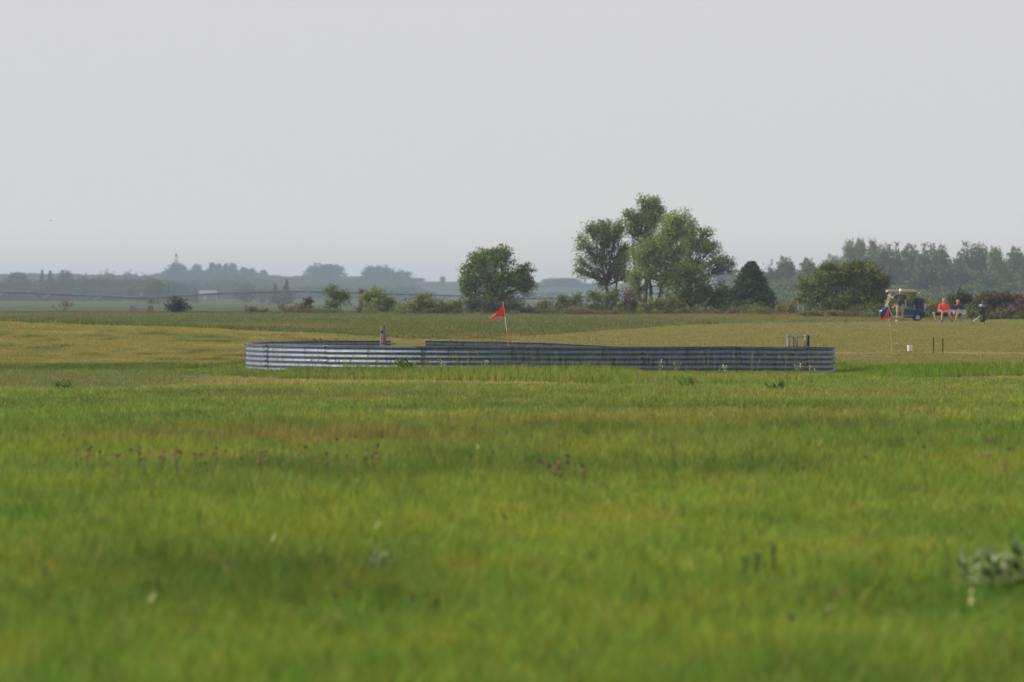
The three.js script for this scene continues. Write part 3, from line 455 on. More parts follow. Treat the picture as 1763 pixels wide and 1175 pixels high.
{ // tangled low weeds that join the bushes along the hedge
  const r = rngOf(83), o = fresh(); leaves(o, r, [0, 0.28, 0], [0.55, 0.42, 0.5], 26, 7, 0.12, 0.16, [[0.75, 0.85, 0.6], [1.1, 1.0, 0.8]], { hole: 0.15, fill: 0.5, floor: 0.02 });
  const g = leafGeometry(o), L = [], M = new THREE.Matrix4(), Q = new THREE.Quaternion(), c = new THREE.Color();
  const line = [[420, 356], [560, 352], [690, 342], [900, 338], [1250, 334], [1370, 318], [1480, 298], [1600, 292], [1850, 288]];
  for (let u = 440; u < 1830; u += 3.2) { if (u < 690 && noise(u / 22, 3) < 0.48) continue; const d = poly(line, u) + (r() - 0.5) * 7, n = noise(u / 30, 9); L.push([px(u + (r() - 0.5) * 6, d), d, (u < 690 ? 0.6 : 0.75) * (0.5 + 1.1 * noise(u / 14, 5)), n]); }
  const w = new THREE.InstancedMesh(g, leafMat, L.length); w.name = 'hedge_weeds';
  L.forEach(([x, d, s, n], i) => { Q.setFromEuler(new THREE.Euler(0, r() * 6.283, 0)); M.compose(V(x, ground(x, d) - 0.05, -d), Q, V(s * 1.2, s * (0.8 + 0.6 * r()), s * 1.2)); w.setMatrixAt(i, M); const q = mix3([0.16, 0.19, 0.06], n > 0.6 ? [0.22, 0.165, 0.115] : [0.27, 0.265, 0.08], clamp(n * 1.6 - 0.4)); c.setRGB(...q); w.setColorAt(i, c); });
  w.castShadow = w.receiveShadow = true; w.userData.kind = 'stuff'; tag(w, 'tangled low weeds joining the bushes along the hedge line', 'weeds'); scene.add(w);
}

// ---------------------------------------------------------------- the steel ring in the meadow
function metalTexture() {
  const N = 512, a = new Uint8Array(N * N * 4), b = new Uint8Array(N * N * 4);
  for (let y = 0; y < N; y++) for (let x = 0; x < N; x++) {
    const n = fbm(x / 24, y / 24, 3), m = fbm(x / 90 + 50, y / 10 + 20, 3), sp = noise(x / 7, y / 7), st = fbm(x / 9 + 11, y / 160, 2), rust = clamp((fbm(x / 30 + 80, y / 60, 3) - 0.65) * 4);
    const k = 0.70 + 0.16 * (n - 0.5) + 0.16 * (m - 0.5) + 0.08 * (sp - 0.5) + 0.12 * (st - 0.5), i = (y * N + x) * 4;
    a[i] = 255 * clamp(mix(k, 0.45, rust)); a[i + 1] = 255 * clamp(mix(k * 1.01, 0.30, rust)); a[i + 2] = 255 * clamp(mix(k * 1.05, 0.20, rust)); a[i + 3] = 255;
    const q = 255 * clamp(0.78 + 0.3 * (n - 0.5) + 0.4 * rust); b[i] = b[i + 1] = b[i + 2] = q; b[i + 3] = 255;
  }
  return [a, b].map((d, k) => { const t = new THREE.DataTexture(d, N, N); if (!k) t.colorSpace = THREE.SRGBColorSpace; t.wrapS = t.wrapT = THREE.RepeatWrapping; t.magFilter = THREE.LinearFilter; t.needsUpdate = true; return t; });
}
const [zincMap, zincRough] = metalTexture();
const zinc = new THREE.MeshPhysicalMaterial({ color: lin(0.26, 0.31, 0.375), map: zincMap, roughness: 0.78, roughnessMap: zincRough, metalness: 0.45, side: THREE.DoubleSide });
const rustyIron = mat(0.060, 0.032, 0.022, 0.9), darkIron = mat(0.030, 0.028, 0.028, 0.7), boltMat = mat(0.05, 0.045, 0.04, 0.6, { metalness: 0.5 });
const rimTop = [[-205, 0.52], [-180, 0.54], [-160, 0.585], [-147, 0.60], [-110, 0.605], [-90, 0.595], [-60, 0.60], [-30, 0.60], [0, 0.60], [40, 0.585], [70, 0.53], [90, 0.505], [115, 0.44], [140, 0.40], [160, 0.445], [172, 0.50], [180, 0.54], [205, 0.59]];
{
  const ring = thing('steel_tank_ring', 'round open tank wall of grey corrugated steel sheets standing in the meadow', 'tank', [RC.x, 0, -RC.d]);
  const rows = 84, Hs = 0.66, pitch = 0.1032;
  // sheet edges, degrees from the side that faces the viewer; the wall stands open between -156 and -148
  const edges = [-148, -128, -108, -87, -66.5, -45.3, -24, -2.9, 18.3, 39.5, 61, 83, 106, 129, 155, 180, 204];
  for (let k = 0; k + 1 < edges.length; k++) {
    const a0 = edges[k], a1 = edges[k + 1] + (k + 2 < edges.length ? 1.1 : 0), rr = rngOf(200 + k), shift = (k % 2 ? 0.008 : -0.008), n = 26, outer = [], uv = [], idx = [];
    const j0 = (rr() - 0.5) * 0.012, tiltSheet = (rr() - 0.5) * 0.012;
    for (let i = 0; i <= n; i++) { const f = i / n, deg = mix(a0, a1, f), t = deg * Math.PI / 180, top = poly(rimTop, deg) + j0 + tiltSheet * (f - 0.5);
      for (let j = 0; j <= rows; j++) { const v = j / rows, wv = Math.cos((v * Hs - 0.026) / pitch * 2 * Math.PI), dent = 0.02 * (noise(deg / 9, v * 1.5, 4) - 0.5), R = RC.r + shift + 0.0108 * wv + dent * (1 - 0.3 * v);
        outer.push(Math.sin(t) * R, top - v * Hs, Math.cos(t) * R); uv.push(f * 2.4 / 1.3 + k * 0.37, v * Hs / 1.3); } }
    for (let i = 0; i < n; i++) for (let j = 0; j < rows; j++) { const a = i * (rows + 1) + j, b = a + rows + 1; idx.push(a, a + 1, b, b, a + 1, b + 1); }
    // an inner skin 3 mm behind, and the cut edge that joins them along the rim
    const m = outer.length / 3, all = outer.slice(); for (let q = 0; q < m; q++) { const x = outer[q * 3], z = outer[q * 3 + 2], L = Math.hypot(x, z); all.push(x * (1 - 0.003 / L), outer[q * 3 + 1], z * (1 - 0.003 / L)); uv.push(uv[q * 2], uv[q * 2 + 1]); }
    const nOut = idx.length; for (let q = 0; q < nOut; q += 3) idx.push(idx[q] + m, idx[q + 2] + m, idx[q + 1] + m);
    for (let i = 0; i < n; i++) { const a = i * (rows + 1), b = a + rows + 1; idx.push(a, b, a + m, b, b + m, a + m); }
    for (const i of [0, n]) for (let j = 0; j < rows; j++) { const a = i * (rows + 1) + j; idx.push(a, a + m, a + 1, a + 1, a + m, a + m + 1); }
    const g = new THREE.BufferGeometry(); g.setAttribute('position', new THREE.Float32BufferAttribute(all, 3)); g.setAttribute('uv', new THREE.Float32BufferAttribute(uv, 2)); g.setIndex(idx); g.computeVertexNormals();
    const sheet = part('steel_sheet', g, zinc, ring);
    const lip = [], bolts = []; for (let i = 0; i <= 14; i++) { const deg = mix(a0, a1, i / 14), t = deg * Math.PI / 180; lip.push([Math.sin(t) * (RC.r + shift + 0.006), poly(rimTop, deg) + j0 + tiltSheet * (i / 14 - 0.5) - 0.002, Math.cos(t) * (RC.r + shift + 0.006)]); }
    part('rolled_rim', tube(lip, 0.009, 42, 6), zinc, sheet);
    if (k) for (let j = 0; j < 6; j++) { const deg = a0 + 0.55, t = deg * Math.PI / 180, y = poly(rimTop, deg) - 0.026 - j * pitch, R = RC.r + 0.026; bolts.push(new THREE.CylinderGeometry(0.016, 0.016, 0.014, 6).rotateX(Math.PI / 2).rotateY(t).translate(Math.sin(t) * R, y, Math.cos(t) * R)); }
    for (const b of bolts) part('bolt', b, boltMat, sheet);
  }
}

// ---------------------------------------------------------------- posts and pipes at the ring
const greyWood = (() => { const N = 128, a = new Uint8Array(N * N * 4); for (let y = 0; y < N; y++) for (let x = 0; x < N; x++) { const v = 0.55 + 0.5 * (fbm(x / 5, y / 40, 3) - 0.5) + 0.15 * (noise(x / 2, y / 60) - 0.5), i = (y * N + x) * 4; a[i] = 255 * clamp(v); a[i + 1] = 255 * clamp(v * 0.98); a[i + 2] = 255 * clamp(v * 1.0); a[i + 3] = 255; } const t = new THREE.DataTexture(a, N, N); t.colorSpace = THREE.SRGBColorSpace; t.wrapS = t.wrapT = THREE.RepeatWrapping; t.magFilter = THREE.LinearFilter; t.needsUpdate = true; return new THREE.MeshPhysicalMaterial({ map: t, color: lin(1.0, 0.98, 0.98), roughness: 0.95 }); })();
function weatheredPost(x, d, h, r, lean, seed) {
  const rr = rngOf(seed), pts = []; const g = new THREE.CylinderGeometry(r * 0.94, r, h, 12, 6); const p = g.attributes.position;
  for (let i = 0; i < p.count; i++) { const a = Math.atan2(p.getZ(i), p.getX(i)), k = 1 + 0.10 * (noise(Math.cos(a) * 1.5 + seed, p.getY(i) * 3, Math.sin(a) * 1.5) - 0.5) * 2; p.setX(i, p.getX(i) * k); p.setZ(i, p.getZ(i) * k); if (p.getY(i) > h / 2 - 0.001) p.setY(i, p.getY(i) + (p.getX(i) * 0.25)); }
  g.computeVertexNormals(); g.translate(0, h / 2, 0).rotateZ(lean); return g;
}
{
  const d = 111.2, grp = 'weathered posts at the far side of the ring';
  const posts = [[1357.5, 0.080, 0.745, 'weathered grey post with rusty rod beside it, farthest from the ring end', 0.0], [1374, 0.072, 0.72, 'leaning weathered post in the middle of the three behind the ring', 0.035], [1387, 0.080, 0.75, 'thickest weathered post of the three, backed by a dark rusty angle iron', -0.01]];
  posts.forEach(([u, w, top, label, lean], k) => {
    const x = px(u, d), t = thing('wooden_post', label, 'post', [x, -0.1, -d], 0, grp), h = top + 0.1; part('post', weatheredPost(0, 0, h, w / 2, lean, 300 + k), greyWood, t);
    if (k === 0) part('rod', rod([px(1366, d) - x, 0, 0.06], [px(1366, d) - x + 0.01, 0.78, 0.06], 0.014), darkIron, t);
    if (k === 2) { part('angle_iron', [box(0.05, 0.82, 0.008, 0.062, 0.41, -0.03, 0.003), box(0.008, 0.82, 0.05, 0.088, 0.41, -0.01, 0.003)], rustyIron, t); }
  });
  const a = px(1355, d), b = px(1389, d);
  single('wire', 'rusty wire strung across the tops of the three weathered posts', 'wire', tube([[a, 0.70, 0.045], [(a + b) / 2, 0.685, 0.05], [b, 0.695, 0.045]], 0.006, 16, 5), rustyIron, [0, 0, -d], 'rusty wires on the posts');
  single('wire', 'rusty wire strung low across the posts just over the ring rim', 'wire', tube([[a, 0.475, 0.045], [(a + b) / 2, 0.47, 0.05], [b, 0.48, 0.045]], 0.006, 16, 5), rustyIron, [0, 0, -d], 'rusty wires on the posts');
}
{
  const d = 108.6, x = px(660, d), t = thing('hydrant_post', 'grey well pipe with red painted panel, rusty stem and leaning pale pole, inside the ring', 'well pipe', [x, -0.05, -d]);
  const pale = mat(0.20, 0.18, 0.165, 0.85), s = d / F, Y = (v) => py(v, d) + 0.05, X = (u) => (u - 660) * s;
  part('pole', rod([X(652.5), 0.0, 0.02], [X(656.7), Y(562), 0.02], 0.012), mat(0.32, 0.30, 0.28, 0.8), t);
  const body = part('casing', new THREE.LatheGeometry([[0, 0], [0.052, 0], [0.054, 0.2], [0.053, Y(575)], [0.062, Y(574.5)], [0.062, Y(573.4)], [0.045, Y(573)], [0.042, Y(569)], [0.030, Y(568.3)], [0, Y(568.2)]].map((p) => new THREE.Vector2(...p)), 20).translate(X(660.4), 0, 0), pale, t);
  part('band', new THREE.CylinderGeometry(0.057, 0.057, 0.02, 20).translate(X(660.4), Y(592), 0), darkIron, body);
  part('painted_panel', new THREE.CylinderGeometry(0.0565, 0.0565, Y(578.5) - Y(590), 14, 1, true, -0.15, 1.75).translate(X(660.4), (Y(578.5) + Y(590)) / 2, 0), mat(0.42, 0.035, 0.022, 0.6, { side: THREE.DoubleSide }), body);
  part('stem', rod([X(661), Y(569), 0], [X(661.3), Y(561), 0], 0.013), rustyIron, t);
  part('valve', [new THREE.CylinderGeometry(0.02, 0.02, 0.09, 10).rotateZ(Math.PI / 2).translate(X(658.5), Y(571.5), 0.03), new THREE.TorusGeometry(0.022, 0.006, 6, 14).translate(X(657), Y(571.5), 0.05)], darkIron, t);
}
{
  const d = 112.95, x = px(546, d), t = thing('pipe_fitting', 'rusty pipe fitting with upright rod hooked over the back rim of the ring', 'pipe fitting', [x, 0, -d]), s = d / F, X = (u) => (u - 546) * s, Y = (v) => py(v, d);
  part('rod', rod([X(552.5), 0.45, 0.1], [X(552.7), Y(582.5), 0.1], 0.016), rustyIron, t);
  part('elbow', [tube([[X(540), Y(586), 0.1], [X(540.5), Y(590), 0.12], [X(545), Y(591), 0.12], [X(552), Y(590), 0.1], [X(562), Y(590.5), 0.1]], 0.022, 24, 8), rod([X(541), Y(589), 0.1], [X(541), Y(583.5), 0.1], 0.014)], rustyIron, t);
  part('flange', [new THREE.TorusGeometry(0.045, 0.016, 8, 16).translate(X(544), Y(590), 0.13), new THREE.TorusGeometry(0.04, 0.014, 8, 16).translate(X(561), Y(590), 0.11)], rustyIron, t);
}

// ---------------------------------------------------------------- golf flags
const flagRed = new THREE.MeshPhysicalMaterial({ color: lin(0.78, 0.030, 0.022), roughness: 0.7, sheen: 0.3, transmission: 0.30, thickness: 0, side: THREE.DoubleSide });
function cloth(corners, wave, n = 18) {   // corners: top and bottom at the pole, and the tip
  const [A, B, T] = corners.map((p) => V(...p)), pos = [], uv = [], idx = [];
  for (let j = 0; j <= n; j++) for (let i = 0; i <= n; i++) { const u = i / n, v = j / n, e = A.clone().lerp(B, v), p = e.lerp(T.clone().add(V(0, (0.5 - v) * 0.015, 0)), u); const k = wave(u, v); p.add(V(k[0], k[1], k[2])); pos.push(p.x, p.y, p.z); uv.push(u, v); }
  for (let j = 0; j < n; j++) for (let i = 0; i < n; i++) { const a = j * (n + 1) + i; idx.push(a, a + 1, a + n + 1, a + 1, a + n + 2, a + n + 1); }
  const g = new THREE.BufferGeometry(); g.setAttribute('position', new THREE.Float32BufferAttribute(pos, 3)); g.setAttribute('uv', new THREE.Float32BufferAttribute(uv, 2)); g.setIndex(idx); g.computeVertexNormals(); return g;
}
{
  const d = 106.5, s = d / F, foot = px(879.5, d), t = thing('golf_flag', 'red triangular golf flag on a leaning pole inside the steel ring', 'golf flag', [foot, -0.02, -d], 0, 'golf flags'), X = (u) => (u - 879.5) * s, Y = (v) => py(v, d) + 0.02;
  const at = (v) => { const f = (v - 519) / (640 - 519); return [mix(X(865.6), 0, f) + 0.012 * Math.sin(f * 3.1), Y(v), 0]; };
  part('pole', tube([at(570), at(555), at(540), at(530), at(519)], 0.0085, 20, 8), mat(0.62, 0.60, 0.56, 0.5), t);
  part('painted_pole', tube([[0, 0, 0], at(620), at(600), at(585), at(570)], 0.0092, 20, 8), mat(0.62, 0.16, 0.06, 0.5), t);
  part('pole_cap', ball(0.014, 0.012, 0.014, at(519)[0], at(519)[1], 0), darkIron, t);
  part('cloth', cloth([[at(521.5)[0], Y(521.5), 0.01], [at(545)[0], Y(544.2), 0.01], [X(844.5), Y(549), 0.05]], (u, v) => [0.018 * Math.sin(u * 5) * (1 - v), 0.022 * Math.sin(u * 3.1) * (v - 0.3) - 0.025 * Math.sin(u * 3.14) * (1 - v), 0.035 * Math.sin(u * 7 + v * 3) * u + 0.02 * Math.sin(v * 6) * u]), flagRed, t);
  part('hem', rod([at(545)[0], Y(544.6), 0.012], [at(545)[0] - 0.05, Y(545), 0.014], 0.008), darkIron, t);
}
{
  const d = 136.8, s = d / F, t = thing('golf_flag', 'limp red golf flag before the cart front wheel, pole foot on the dirt path', 'golf flag', [px(1536.5, d), -0.02, -d], 0, 'golf flags'), X = (u) => (u - 1536.5) * s, Y = (v) => py(v, d) + 0.02;
  const at = (v) => [mix(X(1529), 0, (v - 532) / (608 - 532)), Y(v), 0];
  part('pole', tube([[0, 0, 0], at(590), at(570), at(550), at(532)], 0.0075, 24, 8), mat(0.45, 0.40, 0.26, 0.6), t);
  part('painted_pole', [tube([at(576), at(570), at(563)], 0.0085, 8, 8), tube([at(549), at(541), at(533)], 0.0085, 8, 8)], mat(0.6, 0.20, 0.07, 0.5), t);
  part('pole_cap', ball(0.012, 0.010, 0.012, at(532)[0], at(532)[1], 0), darkIron, t);
  part('cloth', cloth([[at(533.5)[0], Y(533.5), 0.01], [at(548)[0], Y(547.5), 0.02], [X(1517.8), Y(552.5), 0.05]], (u, v) => [0.02 * Math.sin(u * 3.14) * (v - 0.5), -0.03 * Math.sin(u * 3.14) * (1 - v), 0.05 * Math.sin(u * 9 + v * 2) * u], 18), flagRed, t);
}

// ---------------------------------------------------------------- bucket and stakes by the dirt path
{
  const d = 138.5, s = d / F, t = thing('bucket', 'small white bucket with pale yellow label standing on the dirt path', 'bucket', [px(1567, d), ground(px(1567, d), d) + 0.02, -d]);
  const plastic = mat(0.72, 0.70, 0.66, 0.45);
  part('body', new THREE.LatheGeometry([[0, 0], [0.062, 0], [0.066, 0.01], [0.074, 0.155], [0.080, 0.158], [0.080, 0.168], [0.075, 0.170], [0.070, 0.160], [0, 0.158]].map((p) => new THREE.Vector2(...p)), 28), plastic, t);
  part('label', new THREE.CylinderGeometry(0.0735, 0.0695, 0.085, 24, 1, true, -0.9, 1.8).translate(0, 0.078, 0), mat(0.70, 0.66, 0.38, 0.6, { side: THREE.DoubleSide }), t);
  part('handle', tube([[-0.078, 0.16, 0], [-0.07, 0.19, 0], [-0.03, 0.212, 0], [0.03, 0.212, 0], [0.07, 0.19, 0], [0.078, 0.16, 0]], 0.004, 24, 6), mat(0.3, 0.3, 0.3, 0.5), t);
}
[[1608, 133.5, 581, 0.0], [1623.3, 133.8, 583, 0.02]].forEach(([u, d, top, lean], k) => {
  const x = px(u, d), g0 = ground(x, d), t = thing('steel_stake', k ? 'dark steel stake by the dirt path, the one nearer the push cart' : 'dark steel stake by the dirt path, the one nearer the white bucket', 'stake', [x, g0 - 0.05, -d], 0, 'dark stakes by the dirt path'), h = py(top, d) - g0 + 0.05;
  part('shaft', [box(0.034, h, 0.007, 0, h / 2, 0, 0.002), box(0.007, h, 0.03, 0, h / 2, -0.018, 0.002)].map((g) => g.rotateZ(-lean)), darkIron, t);
  for (let i = 0; i < 6; i++) part('stud', box(0.012, 0.012, 0.012, -lean * -(0.1 + i * 0.07), h - 0.05 - i * 0.07, 0.008, 0.002), darkIron, t);
});

// ---------------------------------------------------------------- irrigation pivot, poles and buildings of the far field
{
  const d = 940, s = d / F, t = thing('irrigation_pivot', 'long trussed irrigation pipe crossing the far field on a wheeled tower', 'irrigation pivot', [px(250, d), 0, -d]);
  const galv = mat(0.24, 0.245, 0.25, 0.6, { metalness: 0.3 }), dull = mat(0.09, 0.095, 0.09, 0.7), X = (u) => (u - 250) * s, Y = (v) => py(v, d), base = ground(px(250, d), d);
  const run = [[-160, 507], [-60, 502.5], [0, 503], [60, 505], [120, 508], [180, 510.5], [250, 513], [310, 509.5], [370, 506], [430, 503.5], [490, 502], [560, 503], [640, 505], [720, 507.5], [800, 510], [880, 513], [940, 514], [1010, 511], [1100, 506], [1220, 505], [1340, 509], [1440, 514]];
  const h = (u) => poly(run, u);
  part('pipe', tube(run.map(([u, v]) => [X(u), Y(v), 0]), 0.19, 260, 8), dull, t);
  const truss = (u0, u1, low) => {                                    // V braces and the rod that joins their feet
    for (const f of low) { const foot = [X(f[0]), Y(f[1]), 0]; for (const k of f[2]) part('brace', [rod([X(f[0] + k), Y(h(f[0] + k)), -1.1], foot, 0.06), rod([X(f[0] + k), Y(h(f[0] + k)), 1.1], foot, 0.06)], galv, t); }
    const pts = [[X(u0), Y(h(u0)), 0], ...low.map((f) => [X(f[0]), Y(f[1]), 0]), [X(u1), Y(h(u1)), 0]]; for (let i = 0; i + 1 < pts.length; i++) part('truss_rod', rod(pts[i], pts[i + 1], 0.025), dull, t);
  };
  truss(-160, 245, [[-70, 514, [-16, 16]], [-10, 517, [-16, 16]], [70, 519, [-22, 15]], [160, 517.5, [13]]]);
  truss(255, 940, [[337, 517, [13]], [424, 521, [14]], [520, 519, [12]], [610, 518, [14]], [690, 519, [12, -12]], [775, 520, [-12, 10]], [860, 519, [-10]]]);
  truss(945, 1440, [[1040, 520, [-12, 12]], [1140, 518, [-12, 12]], [1240, 517, [12]], [1340, 518, [12]]]);
  for (const u of [243, 942]) {
    for (const k of [-1.6, 1.6]) part('leg', [rod([X(u) + k, base + 0.4 + (u > 900 ? 0 : 0), 0], [X(u) + k * 0.15, Y(h(u)), 0], 0.06), rod([X(u) - k, base + 0.4, 1.0], [X(u) - k * 0.15, Y(h(u)), 0], 0.05)], dull, t);
    part('axle_beam', rod([X(u) - 1.9, base + 0.5, 0], [X(u) + 1.9, base + 0.5, 0], 0.09), dull, t);
    for (const k of [-1.7, 1.7]) { const w = part('wheel', new THREE.TorusGeometry(0.46, 0.14, 8, 20).translate(X(u) + k, base + 0.55, 0.1), darkIron, t); part('hub', new THREE.CylinderGeometry(0.3, 0.3, 0.12, 14).rotateX(Math.PI / 2).translate(X(u) + k, base + 0.55, 0.1), dull, w); }
    part('control_box', box(0.5, 0.6, 0.3, X(u), Y(507.5), 0.1, 0.03), mat(0.36, 0.29, 0.27, 0.6), t);
  }
}
{
  const d = 1350, x = px(108, d), y = ground(x, d), t = thing('utility_pole', 'brown wooden utility pole rising in front of the low western wood', 'utility pole', [x, y, -d]), h = py(472.5, d) - y;
  part('pole', rod([0, -0.3, 0], [0.1, h, 0], 0.17, 0.11), mat(0.12, 0.085, 0.07, 0.9), t); part('crossarm', box(2.2, 0.16, 0.14, 0.1, h - 0.6, 0.14, 0.02), mat(0.12, 0.085, 0.07, 0.9), t);
  for (const k of [-0.95, -0.4, 0.45, 1.0]) part('insulator', new THREE.CylinderGeometry(0.05, 0.07, 0.18, 8).translate(0.1 + k, h - 0.44, 0.14), mat(0.3, 0.3, 0.3, 0.3), t);
}
{
  const d = 3200, x = px(303, d), y = ground(x, d), t = thing('lattice_mast', 'faint lattice mast on the ridge above the large blue tree', 'mast', [x, y, -d]), h = py(437, d) - y, steel = mat(0.16, 0.16, 0.18, 0.7);
  for (const [i, j] of [[-1, -1], [1, -1], [1, 1], [-1, 1]]) part('leg', rod([i * 1.9, 0, j * 1.9], [i * 0.55, h, j * 0.55], 0.11), steel, t);
  for (let k = 0; k < 12; k++) { const a = k / 12, b = (k + 1) / 12, w = (f) => mix(1.9, 0.55, f); for (const q of [-1, 1]) { part('brace', rod([-w(a), a * h, q * w(a)], [w(b), b * h, q * w(b)], 0.06), steel, t); part('brace', rod([w(a), a * h, q * w(a)], [-w(b), b * h, q * w(b)], 0.06), steel, t); } }
  part('antenna', [new THREE.CylinderGeometry(0.8, 0.8, 1.6, 10).translate(0, h - 1, 0), new THREE.CylinderGeometry(0.6, 0.6, 1.3, 10).translate(0.7, h - 5, 0.6)], steel, t);
}
function farmBuilding(name, label, cat, u0, u1, d, eave, ridge, wallC, roofC) {
  const x = px((u0 + u1) / 2, d), y = ground(x, d), w = (u1 - u0) * d / F, e = py(eave, d) - y, rg = py(ridge, d) - y, dp = w * 0.7, t = thing(name, label, cat, [x, y, -d]);
  const wall = part('wall', box(w, e, dp, 0, e / 2, 0, 0.05), mat(...wallC, 0.8), t);
  const sh = new THREE.Shape([[-dp / 2 - 0.3, e - 0.1], [dp / 2 + 0.3, e - 0.1], [0, rg]].map((p) => new THREE.Vector2(...p)));
  part('roof', new THREE.ExtrudeGeometry(sh, { depth: w + 0.6, bevelEnabled: false }).rotateY(Math.PI / 2).translate(-w / 2 - 0.3, 0.003, 0), mat(...roofC, 0.6), t);
  part('door', box(w * 0.18, e * 0.7, 0.08, -w * 0.2, e * 0.35, dp / 2 + 0.02, 0.01), mat(0.25, 0.24, 0.23, 0.7), wall);
  for (const k of [0.1, 0.3]) part('window', box(w * 0.1, e * 0.3, 0.08, w * k, e * 0.55, dp / 2 + 0.02, 0.01), mat(0.06, 0.07, 0.08, 0.2), wall);
}
farmBuilding('farm_shed', 'pale low farm shed among the hazy trees past the solitary shrub', 'shed', 344, 372, 1900, 506, 500, [0.13, 0.135, 0.13], [0.15, 0.15, 0.155]);
farmBuilding('farmhouse', 'farmhouse with blue-grey roof half hidden between the cedar and the broad low tree', 'house', 1374, 1402, 900, 512, 503.5, [0.11, 0.115, 0.12], [0.17, 0.20, 0.25]);
{
  const d = 300, t = thing('bird', 'tiny dark bird alone in the open sky', 'bird', [px(87, d), py(380, d), -d], 0.5), m = mat(0.16, 0.16, 0.16, 0.8); t.scale.setScalar(0.7);
  const body = new THREE.LatheGeometry([[0, -0.09], [0.02, -0.05], [0.026, 0], [0.018, 0.05], [0.012, 0.075], [0, 0.085]].map((p) => new THREE.Vector2(...p)), 12).rotateZ(Math.PI / 2);
  part('body', [body, ball(0.018, 0.017, 0.016, 0.085, 0.008, 0), rod([0.095, 0.008, 0], [0.12, 0.004, 0], 0.006, 0.001)], m, t);
  for (const k of [-1, 1]) { const w = new THREE.Shape(); w.moveTo(-0.03, 0); w.lineTo(0.03, 0); w.lineTo(0.02, 0.07); w.lineTo(-0.03, 0.16); w.lineTo(-0.045, 0.07); part('wing', new THREE.ExtrudeGeometry(w, { depth: 0.006, bevelEnabled: false }).rotateX(k * (Math.PI / 2 - 0.35)), m, t); }
  part('tail', new THREE.ExtrudeGeometry(new THREE.Shape([[-0.08, -0.012], [-0.08, 0.012], [-0.13, 0.025], [-0.13, -0.025]].map((p) => new THREE.Vector2(...p))), { depth: 0.004, bevelEnabled: false }).rotateX(Math.PI / 2), m, t);
}

